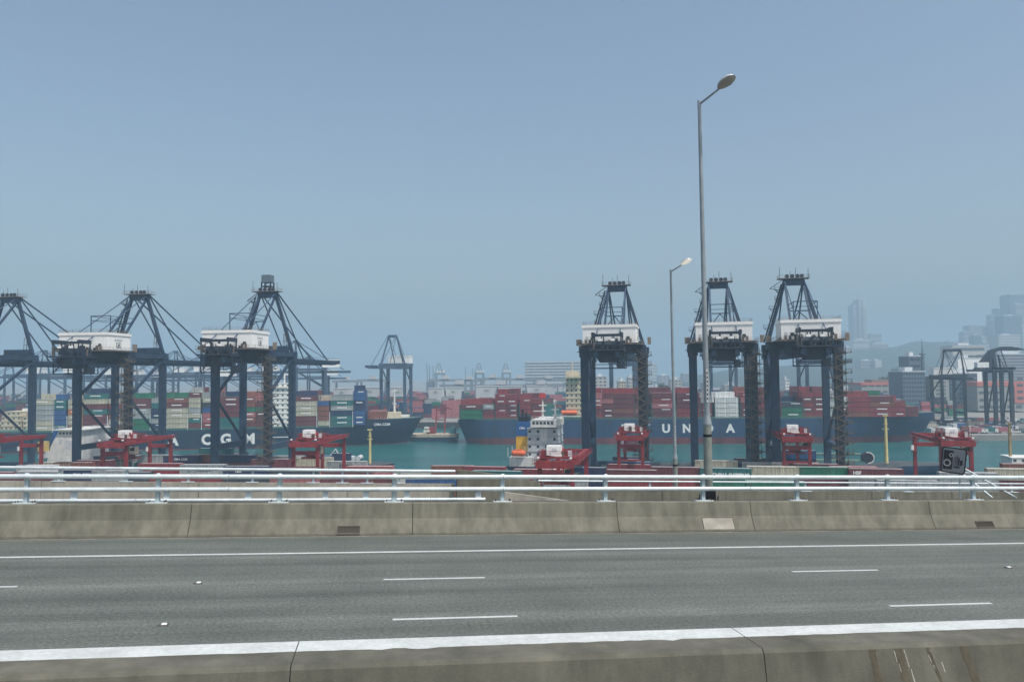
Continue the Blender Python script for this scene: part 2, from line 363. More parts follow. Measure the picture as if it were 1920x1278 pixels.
def run(u, wd, mat, w1, w0, lean=0.0, name='stain', seed=1):  # a run of rust water or lime down the near face
    rnd = random.Random(seed); n = 16; vs = []; fs = []
    for i in range(n + 1):
        s = i / n; w = w1 + (w0 - w1) * s; v = 10.04 - (.79 - w) * .18 / .81 - .004
        j = rnd.uniform(-.2, .2) * wd; k = rnd.uniform(.7, 1.1)
        vs += [(u + lean * s - wd / 2 * k + j * .4, v, w), (u + lean * s + wd / 2 * k + j * .4, v, w)]
    m = MB(); m.add(vs, [(2 * i + 2, 2 * i + 3, 2 * i + 1, 2 * i) for i in range(n)]); return m.build(name, mat, med)
for i, (u, wd, mt, lean) in enumerate(((6.58, .11, STAIN, .07), (6.98, .12, STAIN, .10), (7.42, .05, STAIN, .22), (7.98, .12, STAIN, .16))): run(u, wd, mt, .785, .05, lean, seed=i)
for i, (u, wd, a, c, lean) in enumerate(((6.91, .014, .76, .62, .02), (6.95, .012, .60, .50, .02), (7.06, .015, .77, .55, .04), (7.12, .018, .53, .33, .03), (7.42, .012, .70, .60, .03), (7.47, .015, .57, .46, .03), (7.60, .016, .60, .47, .03))): run(u, wd, LIME, a, c, lean, 'lime_stain', i + 20)

# our own carriageway needs no more than its slab; the slip road beyond stands 8 m farther
SLAB = M('deck_concrete', (.22, .21, .18), .9, var=.25, scale=.3)
rpart(MB().b2(U0, U1, 34.4, 47.2, -2.7, -1.6), 'slip_road', am)
rpart(MB().b2(U0, U1, 34.4, 47.2, -4.2, -2.71), 'slip_road_deck', SLAB)
rpart(MB().b2(U0, U1, -9, 27.3, -3.2, -1.61), 'road_deck', SLAB)
for x in (-48, -8, 34, 76):
    for vv in (9, 41):
        p = RM @ Vector((x, vv, -3.2 if vv < 20 else -4.2))
        o = MB().b2(-1.5, 1.5, -3.4, 3.4, -p.z - .02, -.6).b2(-1.7, 1.7, -5.4, 5.4, -1.2, .4).build('bridge_pier', SLAB, None, p); o.rotation_euler.z = math.atan2(u_.y, u_.x)
        tag(o, 'concrete pier under the elevated road, broad cap on a flat column', 'pier', 'piers under the elevated roads')
# near-side parapet of the slip road with a low white rail
mb_ = rthing('slip_road_parapet', 'low concrete parapet of the slip road that dips out of sight', 'parapet')
bj = [-60, -52, -44, -36, -28, -20, -12, -4.2, 5.2]
for a, c in zip(bj, bj[1:]): MB().b2(a + .015, c - .015, 34.5, 34.85, -1.9, .17).build('segment', CONC2, mb_)
MB().ext([(5.23, 34.5, -1.9), (5.23, 34.5, .60), (8.5, 34.5, .16), (8.5, 34.5, -1.9)][::-1], (0, .35, 0)).build('ramp_end', CONC2, mb_)
t = railing('slip_road_railing', 'low white double rail between the parapet railing and the farther road', [-12.4 + 3.55 * k for k in range(-9, 1)] + [-8.85, -5.6, -2.45, -.75, 1.0, 4.1], 34.68, .17, [(-.12, .58), (-.12, .12)], -46, 4.4, .072, RM, RAILM, RAILM, False, 12, ph=.56, cap=False, pw=.12)
# far-side parapet of the slip road, two heights
FC = RM @ Matrix.Rotation(R(.42), 4, 'Y')
fcp = thing('slip_road_outer_parapet', 'grey concrete outer parapet of the slip road with railing above', 'parapet'); fcp.matrix_world = RM
cj = [-66, -58, -50, -42, -34, -26, -18, -10, -2, 4.1]
def zc(u): return .07 - (u + 9.3) * .0063
for a, c in zip(cj, cj[1:]):
    MB().ext([(a + .015, 45.9, -1.9), (c - .015, 45.9, -1.9), (c - .015, 45.9, zc(c)), (a + .015, 45.9, zc(a))], (0, .4, 0)).build('segment', CONC2, fcp)
MB().ext([(4.15, 45.2, -1.9), (9.0, 45.2, -1.9), (9.0, 45.2, .10), (7.2, 45.2, .52), (4.6, 45.2, .80), (4.15, 45.2, .80)], (0, .5, 0)).build('end_block', CONC, fcp)
for a, c in zip([9.1, 13, 16.6, 20.2, 25.3, 30.4, 36, 42, 50, 58, 66, 74], [13, 16.6, 20.2, 25.3, 30.4, 36, 42, 50, 58, 66, 74, 84]):
    MB().ext([(a + .015, 45.9, -2.4), (c - .015, 45.9, -2.4), (c - .015, 45.9, -.42 - (c - 16) * .0052), (a + .015, 45.9, -.42 - (a - 16) * .0052)], (0, .4, 0)).build('segment', CONC, fcp)
def far_rail(name, label, ua, ub, z0, slope, h, rr, posts_):
    t = thing(name, label, 'railing'); t.matrix_world = RM
    f = lambda u: z0 + slope * u
    m = MB().tube((ua, 46.0, f(ua) + h), (ub, 46.0, f(ub) + h), rr, 10); m.build('rail', RAILM, t)
    if h > .6: MB().tube((ua, 46.0, f(ua) + h * .42), (ub, 46.0, f(ub) + h * .42), rr * .7, 10).build('rail', RAILM, t)
    pm = MB().b2(-.06, .06, .05, .14, 0, h).mesh('post', RAILP); pl = MB().b2(-.34, .34, -.12, .14, 0, .04).mesh('base_plate', RAILM)
    for x in posts_: p = mk('post', pm, t, (x, 46.0, f(x))); mk('base_plate', pl, p)
    return t
far_rail('outer_railing', 'white railing on the higher stretch of the slip road outer parapet', -62, 4.1, .012, -.0063, .72, .085, [-17.2 - 3.6 * k for k in range(12)] + [-13.8, -10.6, -7.2, -3.9, -2.3, -.9, .9])
far_rail('outer_railing', 'single thin white rail on the lower stretch of the slip road outer parapet', 9.0, 84, -.34, -.0058, .56, .05, [15.9, 26.0, 33, 40.5, 48, 56, 64, 72])

# ------------------------------------------------------------------ street lamps
TXT_D0 = M('plate_black', (.03, .035, .04), .6)
def lamp(name, label, base, height, glint=False):
    t = thing(name, label, 'street lamp', base)
    h = height
    MB().tube((0, 0, .35), (0, 0, h * .185), .158, 16, .15).build('lower_column', POLE_D, t)
    MB().lathe([(.15, h * .185 - .06), (.17, h * .185), (.165, h * .185 + .05), (.108, h * .185 + .35)], 16).build('collar', POLE, t)
    MB().tube((0, 0, h * .185 + .3), (-.05, 0, h), .108, 16, .062).build('column', POLE, t)
    MB().lathe([(.155, 0), (.165, .02), (.165, .07), (.155, .1)], 16, (0, 0, h * .155)).build('band', BLACK, t)
    MB().box((0, 0, .17), (.42, .42, .34)).build('base_box', BLACK, t)
    pl = MB().b2(-.34, .34, -.3, .3, -.02, .03).build('base_plate', STAIRM, t)
    for i in (-1, 1):
        for j in (-1, 1): MB().tube((i * .27, j * .24, .03), (i * .27, j * .24, .16), .025, 6).build('anchor_bolt', STAIRM, pl)
    pl = MB().b2(-.036, .036, -.128, -.112, h * .19 + .75, h * .19 + 1.95).build('number_plate', SHIPG, t)
    for k in range(7): MB().b2(-.02, .022, -.132, -.128, h * .19 + .84 + k * .155, h * .19 + .93 + k * .155).build('character', TXT_D0, pl)
    a = Vector((-.05, 0, h - .12)); e = Vector((.50, -.70, h + .20))
    MB().tube(a, e, .045, 10, .038).tube(a - Vector((0, 0, .2)), a + Vector((0, 0, .14)), .068, 12).build('arm', POLE, t)
    d = (e - a).normalized(); hd = thing('x', None, None); hd.name = 'lamp_head'; hd.parent = t
    hd.matrix_local = Matrix.Translation(e) @ Matrix.Rotation(math.atan2(d.y, d.x), 4, 'Z') @ Matrix.Rotation(R(-24), 4, 'Y') @ Matrix.Scale(.98, 4)
    n = 14; vs = []; fs = []
    ring = [(0, .07, .05), (.05, .15, .11), (.18, .25, .17), (.38, .30, .19), (.58, .27, .16), (.71, .17, .09), (.76, .04, .01)]
    for x, wd, ht in ring:
        for k in range(n):
            an = math.pi * k / (n - 1); vs.append((x, wd * math.cos(an), ht * math.sin(an)))
    for i in range(len(ring) - 1):
        for k in range(n - 1): fs.append((i * n + k, i * n + k + 1, (i + 1) * n + k + 1, (i + 1) * n + k))
    m = MB(); m.add(vs, fs, 0, True); m.build('housing', LAMPG, hd)
    vs = [(x, wd * s_ * .99, -.0) for x, wd, _ in ring for s_ in (-1, 1)] + [(x, wd * s_ * .8, -.07 * (1 - abs(x - .42) / .45)) for x, wd, _ in ring for s_ in (-1, 1)]
    k = len(ring); m = MB(); fs = []
    for i in range(k - 1):
        fs += [(2 * i, 2 * i + 2, 2 * k + 2 * i + 2, 2 * k + 2 * i), (2 * k + 2 * i, 2 * k + 2 * i + 2, 2 * k + 2 * i + 3, 2 * k + 2 * i + 1), (2 * k + 2 * i + 1, 2 * k + 2 * i + 3, 2 * i + 3, 2 * i + 1)]
    m.add(vs, fs, 0, True); m.build('lens', emis('lamp_glint', (1.0, .93, .8), .35) if glint else GLASSW, hd)  # weak glow stands in for a daylight glint on the lens
    return t
p1 = RM @ Vector((11.72, 27.55, .98)); lamp('street_lamp', 'tall grey steel street lamp standing behind the parapet, arm and lantern leaning out', p1, 14.75)
p2 = RM @ Vector((17.8, 46.8, -1.2)); lamp('street_lamp', 'farther slim street lamp with a glinting lantern on the slip road', p2, 14.35, True)

# ------------------------------------------------------------------ speed camera sign with struts
sg = rthing('camera_sign', 'square speed camera sign on white struts behind the railing', 'sign', (22.34, 28.3, 2.40))
sg.matrix_world = sg.matrix_world @ Matrix.Rotation(R(-30), 4, 'Z') @ Matrix.Rotation(R(7), 4, 'Y')
SIGNG = M('sign_grey', (.12, .14, .165), .5, var=.1)
W2, H2 = .44, .51
def rrect(a, c, r, y, n=5):
    pts = []
    for cx, cz, s0 in ((a - r, c - r, 0), (-a + r, c - r, 90), (-a + r, -c + r, 180), (a - r, -c + r, 270)):
        for k in range(n): 
            an = R(s0 + 90 * k / (n - 1)); pts.append((cx + r * math.cos(an), y, cz + r * math.sin(an)))
    return pts
MB().ext(rrect(W2, H2, .09, -.012), (0, .03, 0)).build('border', BLACK, sg)
MB().ext(rrect(W2 - .05, H2 - .05, .07, -.018), (0, .01, 0)).build('face', SIGNG, sg)
MB().b2(-.36, -.03, -.026, -.017, -.36, .38).build('camera_body_symbol', BLACK, sg)
RINGM = M('sign_ring', (.22, .245, .28), .5)
for cx, cz, r0, r1 in ((-.22, -.12, .09, .135), (-.10, .20, .045, .078)):
    n = 20; vs = []
    for k in range(n):
        an = 2 * math.pi * k / n
        for rr in (r0, r1): vs.append((cx + rr * math.cos(an), -.029, cz + rr * math.sin(an) * 1.05))
    m = MB(); m.add(vs, [(2 * k, 2 * k + 1, 2 * ((k + 1) % n) + 1, 2 * ((k + 1) % n)) for k in range(n)]); m.build('lens_symbol', RINGM, sg)
for i, (x, wz, z0, z1) in enumerate(((.01, .012, -.18, .12), (.06, .018, -.18, .16), (.11, .024, -.18, .20), (.16, .05, -.18, .14), (.23, .09, -.16, .04))): MB().b2(x, x + wz, -.026, -.017, z0, z1).build('bellows_symbol', BLACK, sg)
MB().b2(.02, .24, -.026, -.017, -.27, -.22).build('base_symbol', BLACK, sg)
inv = sg.matrix_world.inverted()
def strut(a, c): 
    MB().tube(inv @ (RM @ Vector(a)), inv @ (RM @ Vector(c)), .036, 10).build('strut', RAILM, sg)
strut((22.60, 28.2, 2.15), (24.25, 27.35, 1.02)); strut((22.62, 28.25, 1.9), (23.25, 27.4, 1.02)); strut((22.60, 28.34, 2.75), (22.62, 28.34, .2))

# ------------------------------------------------------------------ text
def text_mesh(s, size, mat, bold=.02, depth=.03):
    c = bpy.data.curves.new('t', 'FONT'); c.body = s; c.size = size; c.align_x = 'CENTER'; c.align_y = 'CENTER'; c.offset = bold * size; c.extrude = depth
    c.resolution_u = 3
    o = bpy.data.objects.new('t', c); col.objects.link(o)
    dg = bpy.context.evaluated_depsgraph_get(); me = bpy.data.meshes.new_from_object(o.evaluated_get(dg))
    bpy.data.objects.remove(o); bpy.data.curves.remove(c)
    me.transform(Matrix.Rotation(R(90), 4, 'X')); me.materials.clear(); me.materials.append(mat); return me
TXT_W = M('lettering_white', (.78, .79, .78), .5, var=.08); TXT_D = M('lettering_dark', (.04, .05, .07), .6)

# ------------------------------------------------------------------ containers
def cont_mesh(Lc, name):
    m = MB(); a, bb, h = Lc / 2, 1.22, 2.59; p = .16
    for x in (-a + p / 2, a - p / 2):
        for y in (-bb + p / 2, bb - p / 2): m.box((x, y, h / 2), (p, p, h), 0)
    for z, hgt in ((.08, .16), (h - .06, .12)):
        for y in (-bb + .06, bb - .06): m.b2(-a + p, a - p, y - .06, y + .06, z - hgt / 2, z + hgt / 2, 0)
        for x in (-a + .06, a - .06): m.b2(x - .06, x + .06, -bb + p, bb - p, z - hgt / 2, z + hgt / 2, 0)
    n = int(Lc / .55); step = (2 * a - 2 * p) / n; z0, z1 = .16, h - .12       # folded side sheets
    for sgn in (-1, 1):
        vs = []
        for k in range(n):
            x = -a + p + k * step
            for dx, dy in ((0, .09), (.18, .045), (.5, .045), (.68, .09)): vs += [(x + dx * step, sgn * (bb - dy), z0), (x + dx * step, sgn * (bb - dy), z1)]
        vs += [(a - p, sgn * (bb - .09), z0), (a - p, sgn * (bb - .09), z1)]
        c = len(vs) // 2; m.add(vs, [((2 * i, 2 * i + 2, 2 * i + 3, 2 * i + 1) if sgn < 0 else (2 * i + 1, 2 * i + 3, 2 * i + 2, 2 * i)) for i in range(c - 1)], 0)
    m.b2(-a + p, a - p, -bb + .1, bb - .1, h - .09, h - .03, 1); m.b2(-a + p, a - p, -bb + .1, bb - .1, .05, .12, 0)
    m.b2(-a + .05, -a + .09, -bb + p, bb - p, .16, h - .12, 0); m.b2(a - .09, a - .05, -bb + p, bb - p, .16, h - .12, 0)
    for y in (-.75, -.3, .3, .75): m.tube((-a + .03, y, .2), (-a + .03, y, h - .15), .022, 5, m=0)
    m.b2(-a + .02, -a + .06, -.01, .01, .16, h - .12, 0)
    me = m.mesh(name, [WHITE, WHITE]); return me
CM = {40: cont_mesh(12.19, 'container_forty'), 20: cont_mesh(6.06, 'container_twenty')}
CCOL = dict(red=(.25, .04, .045), maroon=(.15, .043, .05), rust=(.22, .08, .055), navy=(.022, .04, .10), blue=(.03, .10, .26), teal=(.025, .15, .15), green=(.02, .16, .09),
            grey=(.33, .36, .36), cream=(.46, .44, .34), white=(.66, .68, .67), pink=(.40, .14, .15), orange=(.55, .17, .06), dark=(.045, .06, .075))
CMAT = {k: M('container_' + k, v, .55, var=.25, scale=.7, streak=.28, rust=.5, rcol=(.09, .06, .045), sscale=1.6) for k, v in CCOL.items()}
CROOF = {k: M('roof_dust_lit_' + k, tuple(.45 * c + .21 for c in v), .8, var=.3, scale=.8) for k, v in CCOL.items()}  # roof tones paled for dust and for the light falling on top
NCONT = [0]
SPOKEN = dict(red='red', maroon='maroon', rust='rust brown', navy='navy', blue='bright blue', teal='teal', green='green', grey='grey', cream='cream', white='white', pink='faded pink', orange='orange', dark='dark grey')
ORD = ('lowest', 'second', 'third', 'fourth', 'fifth', 'sixth', 'seventh', 'eighth')
def container(Lk, colr, loc, rz, place, group, tier):
    o = mk('shipping_container', CM[Lk], None, loc, rz)
    for i, mt in enumerate((CMAT[colr], CROOF[colr])): o.material_slots[i].link = 'OBJECT'; o.material_slots[i].material = mt
    tag(o, '%s %s foot container, %s, %s' % (SPOKEN[colr], 'forty' if Lk == 40 else 'twenty', tier, place), 'container', group); NCONT[0] += 1
    LASTC[0] = o
    return o
LASTC = [None]; STRIPE = {}
def _stripes():
    for L_, a in ((40, 2.6), (20, 1.7)): STRIPE[L_] = (MB().b2(-a, a, -1.22, -1.19, 1.2, 1.72).mesh('name_stripe', TXT_W), MB().b2(-a * .4, a * 1.4, -1.22, -1.19, 1.7, 2.1).mesh('name_stripe', TXT_W))
_stripes()
def letter(o, s, size, dx=0, z=1.35, mat=TXT_W, bold=.035):
    me = text_mesh(s, size, mat, bold); mk('lettering', me, o, (dx, -1.215, z))
YAW_L, YAW_R = R(-5.0), R(-12.2)        # the quay bends: the two crane rows face slightly different ways
def qdir(yaw): return Vector((math.cos(yaw), math.sin(yaw), 0)), Vector((-math.sin(yaw), math.cos(yaw), 0))

def stack(px, py, n, Lk, cols, show=3, txt=None):
    """a stack in the yard: left front top corner seen at (px, py), n boxes high"""
    yaw = YAW_L if px < 860 else YAW_R; a, f_ = qdir(yaw); H = n * 2.6
    Y = (34 - H) * F / (py - hor(px)); p = at(px, py, Y); Ln = 12.19 if Lk == 40 else 6.06
    c = p + a * (Ln / 2) + f_ * 1.22
    keys = list(CCOL); side = 0 if px < 860 else 1
    for k in range(n):
        cc = cols[k] if k < len(cols) else 'rust'; z = (n - 1 - k) * 2.6 + .01
        if k < 2:
            o = container(Lk, cc, (c.x, c.y, z), yaw, YARD[side], YGRP[side], ('topmost of its stack', 'second from the top')[k])
            if k == 0 and txt: letter(o, *txt)
        else:                            # lower boxes, all but hidden behind the parapets
            M4 = Matrix.Translation((c.x, c.y, z)) @ Matrix.Rotation(yaw, 4, 'Z'); t_ = MB().b2(-Ln / 2, Ln / 2, -1.21, 1.21, 0, 2.57)
            LOWER.add([M4 @ Vector(v) for v in t_.v], t_.f, keys.index(cc))
LOWER = MB()
YARD = ('in the yard before the arch-bridged ship', 'in the yard before the yellow-funnel ship')
YGRP = ('yard stacks before the arch-bridged ship', 'yard stacks before the yellow-funnel ship')
ST = [  # px of the left front top corner, py, boxes high, length, colours from the top down, lettering
 (-62, 884, 4, 40, ['red', 'maroon'], None), (30, 871, 3, 40, ['white', 'grey'], None), (62, 866, 3, 40, ['cream', 'grey'], None), (22, 883, 4, 40, ['grey', 'pink', 'maroon'], None),
 (111, 880, 4, 40, ['navy', 'maroon'], ('CMA CGM', 1.05, 0)), (172, 881, 4, 40, ['grey', 'dark'], ('COSCO', 1.2, 0, 1.2, TXT_D)), (258, 868, 4, 40, ['red', 'red', 'maroon'], None),
 (337, 870, 4, 40, ['grey', 'red', 'maroon'], ('COSCO', 1.25, .6, 1.35, TXT_D)), (418, 873, 4, 40, ['navy', 'dark', 'red'], ('TEX', 1.0, -2)), (411, 852, 3, 40, ['navy', 'rust'], None), (470, 860, 3, 40, ['maroon', 'navy'], None),
 (306, 853, 3, 40, ['navy', 'maroon'], ('CMA CGM', 1.0, 0)), (352, 851, 3, 40, ['rust', 'red'], None), (250, 852, 3, 40, ['grey', 'teal'], None), (196, 848, 3, 40, ['dark', 'grey'], None), (206, 860, 3, 20, ['dark', 'navy'], None),
 (506, 877, 4, 40, ['dark', 'pink', 'maroon'], None), (552, 857, 3, 40, ['cream', 'cream', 'green'], None), (612, 864, 3, 40, ['grey', 'maroon'], ('COSCO', 1.2, 0, 1.3, TXT_D)), (622, 849, 3, 20, ['navy', 'navy'], None),
 (604, 883, 4, 40, ['maroon', 'pink'], None), (649, 873, 4, 40, ['pink', 'maroon', 'red'], None), (760, 897, 4, 40, ['blue', 'rust'], None),
 (100, 866, 3, 40, ['rust', 'maroon'], None), (140, 862, 3, 40, ['maroon', 'rust'], None), (236, 884, 4, 20, ['dark', 'cream'], None), (0, 890, 4, 40, ['maroon', 'red'], None), (280, 889, 4, 40, ['red', 'maroon'], None),
 # before the ship with the yellow funnel
 (808, 872, 3, 40, ['rust', 'red'], None), (868, 873, 3, 40, ['red', 'maroon'], None), (884, 881, 4, 40, ['teal', 'green'], None), (962, 878, 4, 40, ['red', 'maroon'], None),
 (1090, 875, 4, 20, ['navy', 'navy'], None), (1138, 869, 3, 40, ['red', 'maroon', 'red'], None), (1136, 879, 4, 40, ['maroon', 'red'], None), (1140, 864, 3, 40, ['blue', 'navy'], None), (1220, 874, 4, 40, ['maroon', 'red', 'grey'], None),
 (1303, 862, 3, 40, ['cream', 'rust'], None), (1312, 876, 4, 40, ['teal', 'green', 'green'], ('CHINA SHIPPING', 1.15, 1.2, 1.0)), (1401, 873, 4, 40, ['cream', 'grey', 'green'], None), (1392, 866, 3, 40, ['grey', 'maroon'], None),
 (1452, 866, 3, 40, ['pink', 'maroon'], None), (1494, 874, 4, 40, ['green', 'maroon', 'maroon'], None), (1486, 868, 3, 40, ['maroon', 'red'], None), (1592, 877, 4, 40, ['maroon', 'grey'], ('HSF', 1.1, -4.3, 1.6)),
 (1556, 873, 3, 40, ['pink', 'red'], None), (1762, 884, 4, 40, ['grey', 'grey'], None), (1852, 877, 4, 40, ['cream', 'maroon', 'red'], None), (1948, 879, 4, 40, ['red', 'grey'], None), (1880, 868, 3, 40, ['rust', 'grey'], None),
 (1000, 893, 4, 40, ['grey', 'maroon'], None), (1398, 900, 4, 40, ['green', 'grey'], None), (1700, 897, 4, 20, ['maroon', 'grey'], None), (1645, 898, 4, 40, ['grey', 'rust'], None),
]
for px, py, n, Lk, cols, txt in ST: stack(px, py, n, Lk, cols, 3, txt)
tag(LOWER.build('lower_containers', [CMAT[k] for k in CCOL]), 'lower boxes of the yard stacks, mostly hidden behind the road parapets', 'containers', kind='stuff')

# ------------------------------------------------------------------ ship to shore cranes (local x along the quay, y out over the water)
def add(mb, name, mat, par): return mb.build(name, mat, par)
def handrail(pts, h=1.1, r=.045, closed=False):
    m = MB(); pp = list(pts) + ([pts[0]] if closed else [])
    for a, c in zip(pp, pp[1:]):
        a, c = Vector(a), Vector(c)
        for z in (h, h * .55): m.bar(a + Vector((0, 0, z)), c + Vector((0, 0, z)), r)
        n = max(1, int((c - a).length / 2.0))
        for i in range(n + 1): p = a.lerp(c, i / n); m.bar(p, p + Vector((0, 0, h)), r)
    return m
def quay_crane(label, loc, yaw, detail=True, sc_=1.0, apex_w=3.0, boom_len=67, body=None, stay=None, house=None, boxtop=False, group=None, rsd=1):
    C1, C2, CW = body or CRANE_B, stay or CRANE_S, house or WHITE
    rnd = random.Random(rsd)
    t = thing('quay_crane', label, 'crane', loc, yaw, group); t.scale = (sc_,) * 3
    X = 8.75; G = 21.0
    for x in (-X, X):
        for y in (0, G):
            m = MB(); wd = 2.2 if y == 0 else 2.0
            m.box((x, y, 21.6), (wd, wd * .72, 37.0), 0, (1.08, 1.08)); m.box((x, y, 39.6), (wd * 1.35, wd * 1.05, 1.6)) if detail else None
            add(m, 'leg', C1, t)
            bg_ = MB().box((x, y, 2.2), (4.6, 1.9, 1.6))
            for k in (-3.1, -1.9, 1.9, 3.1): bg_.tube((x + k, y - .35, .55), (x + k, y + .35, .55), .55, 12)
            bg_.box((x - 2.5, y, 1.2), (3.4, 1.3, .9)).box((x + 2.5, y, 1.2), (3.4, 1.3, .9)); add(bg_, 'bogie', CRANE_D, t)
    for y in (0, G):
        add(MB().b2(-X - 1.6, X + 1.6, y - 1.0, y + 1.0, 40.2, 42.3), 'portal_beam', C1, t)
        add(MB().b2(-X + 1.2, X - 1.2, y - .7, y + .7, 3.0, 4.4), 'sill_beam', C1, t)
    for x in (-X, X):
        add(MB().b2(x - .8, x + .8, 1.05, G - 1.05, 40.5, 42.0), 'top_beam', C1, t)
        add(MB().b2(x - .7, x + .7, 1.1, G - 1.1, 10.4, 12.2), 'tie_beam', C1, t)
        add(MB().bar((x, .8, 28), (x, G - .9, 39.6), .78, .78), 'brace', C1, t); add(MB().bar((x, .8, 26.8), (x, G - 1, 12.8), .62, .62), 'brace', C1, t)
    for x in (-3.1, 3.1):
        add(MB().b2(x - .65, x + .65, -19.5, 23, 38.3, 40.15), 'girder', C1, t)
        bl = 23.2 + boom_len
        add(MB().ext([(x - .6, 23.2, 38.3), (x - .6, bl - 7, 38.3), (x - .6, bl, 38.9), (x - .6, bl, 40.1), (x - .6, 23.2, 40.5)][::-1], (1.2, 0, 0)), 'boom_girder', C1, t)
    m = MB()
    for k in range(9): y = 26 + k * (boom_len - 6) / 8; m.b2(-2.5, 2.5, y - .3, y + .3, 38.5, 39.3)
    add(m, 'boom_ties', C1, t); add(MB().b2(-4.0, 4.0, bl - .6, bl + .3, 38.8, 40.4), 'boom_tip', C1, t)
    if detail:
        hr = MB()
        for x in (-4.6, 4.6):
            hr.b2(x - .45, x + .45, -19, bl - 2, 40.12, 40.2); hr.v and None
            for z in (40.75, 41.25): hr.bar((x * 1.08, -19, z), (x * 1.08, bl - 2, z), .05)
            for k in range(34): y = -19 + k * (bl + 17) / 33; hr.bar((x * 1.08, y, 40.2), (x * 1.08, y, 41.25), .05)
        add(hr, 'boom_walkway', C2, t)
    # machinery house
    hs = MB(); hx0, hx1, hy0, hy1, hz0, hz1 = -7.9, 7.9, -10.6, 2.4, 42.75, 48.0
    hs.b2(hx0, hx1, hy0, hy1, hz0, hz1)
    for k in range(0 if not detail else 16): x = hx0 + 1 + k * .93; hs.b2(x - .03, x + .03, hy0 - .05, hy0, hz0 + .2, hz1 - .9)
    for k in range(0 if not detail else 12): y = hy0 + .8 + k * 1.03; hs.b2(hx1, hx1 + .05, y - .03, y + .03, hz0 + .2, hz1 - .9); hs.b2(hx0 - .05, hx0, y - .03, y + .03, hz0 + .2, hz1 - .9)
    h_ = add(hs, 'machinery_house', CW, t)
    add(MB().b2(hx0 - .25, hx1 + .25, hy0 - .25, hy1 + .25, hz1 - .62, hz1 + .12), 'fascia', CW, h_); add(MB().b2(hx0 + .1, hx1 - .1, hy0 + .1, hy1 - .1, hz1 + .12, hz1 + .28), 'roof', ROOFW, h_)
    if detail:
        add(handrail([(hx0, hy0, hz1 + .2), (hx1, hy0, hz1 + .2), (hx1, hy1, hz1 + .2), (hx0, hy1, hz1 + .2)], 1.0, .05, True), 'roof_handrail', PLATF, h_)
        for x, wd, z0, z1 in ((-6.6, .9, .1, 2.1), (-5.0, 1.0, 1.0, 1.9), (5.6, 1.0, 1.0, 1.9)): add(MB().b2(x - wd / 2, x + wd / 2, hy0 - .09, hy0 - .051, hz0 + z0, hz0 + z1), 'door' if z0 < .5 else 'window', SHIPG if z0 < .5 else GLASS, h_)
        # name board on the side wall: a framed rectangle over an emblem
        for y0, y1, z0, z1 in ((-6.6, -2.4, 3.1, 3.9), (-5.6, -3.2, .9, 2.4)):
            for a in (add(MB().b2(hx1 + .06, hx1 + .12, y0, y1, hz0 + z0, hz0 + z1), 'name_board', SHIPG if z0 > 3 else TXT_D, h_),): pass
            add(MB().b2(hx1 + .10, hx1 + .15, y0 + .22, y1 - .22, hz0 + z0 + .2, hz0 + z1 - .2), 'name_board_field', WHITE, h_)
        add(MB().b2(hx1 + .16, hx1 + .19, -4.9, -3.9, hz0 + 1.35, hz0 + 1.95), 'emblem', TXT_D, h_)
        add(MB().b2(-9.6, 9.6, -12.0, 3.4, 42.32, 42.5), 'house_platform', PLATF, t); add(MB().b2(-8.9, 8.9, -11.4, 3.0, 42.5, 42.74), 'house_bearers', CRANE_D, t)
        add(handrail([(-9.5, 3.2, 42.5), (-9.5, -11.9, 42.5), (9.5, -11.9, 42.5), (9.5, 3.2, 42.5)], 1.1, .05), 'handrail', PLATF, t)
        # dark deep rear beams under the house, and the festoon platform behind it
        add(MB().ext([(-8.4, -11, 42.3), (8.4, -11, 42.3), (4.2, -11, 39.4), (-4.2, -11, 39.4)][::-1], (0, 9, 0)), 'house_frame', CRANE_D, t)
        add(MB().b2(-5.0, 5.0, -20.2, -12.05, 40.3, 40.7), 'rear_platform', CRANE_D, t); add(handrail([(-4.9, -12.2, 40.7), (-4.9, -20.1, 40.7), (4.9, -20.1, 40.7), (4.9, -12.2, 40.7)], 1.1, .055), 'handrail', CRANE_D, t)
        cg = MB()
        for x in (-4.1, -1.4, 1.6, 4.1):
            for y in (-18.9, -13.2): cg.b2(x - .16, x + .16, y - .16, y + .16, 40.7, 44.9)
        for y in (-18.9, -13.2): cg.b2(-4.3, 4.3, y - .2, y + .2, 44.6, 45.1); cg.b2(-4.3, 4.3, y - .12, y + .12, 42.7, 43.0)
        for x in (-4.1, 4.1): cg.b2(x - .3, x + .3, -19.1, -13, 44.4, 45.6)
        add(cg, 'hoist_frame', CRANE_D, t)
        hm = MB()
        for x in (-2.6, .1, 2.7): hm.tube((x - 1, -16, 42), (x + 1, -16, 42), 1.05, 12); hm.box((x, -14.2, 41.6), (1.3, 1.4, 1.7))
        add(hm, 'hoist_drums', CRANE_D, t)
        for x in (-1.9, 1.7): add(MB().box((x, -18.95, 43.4), (1.25, .3, .7)), 'floodlight', WHITE, t)
        for k in range(26):
            x, y, z = rnd.uniform(-4.6, 4.6), rnd.uniform(-19.6, -12.6), 40.7; hgt = rnd.uniform(.5, 3.6); wd = rnd.uniform(.12, .5)
            add(MB().b2(x - wd / 2, x + wd / 2, y - wd / 2, y + wd / 2, z, z + hgt), 'fitting', (CRANE_D, PLATF, STAIRM, CRANE_D)[k % 4], t)
        for k in range(14):
            x = rnd.uniform(-8.8, 8.8); add(MB().b2(x - .3, x + .3, -11.8, -11.2, 42.5, 42.5 + rnd.uniform(.6, 1.8)), 'locker', (PLATF, STAIRM, CRANE_D)[k % 3], t)
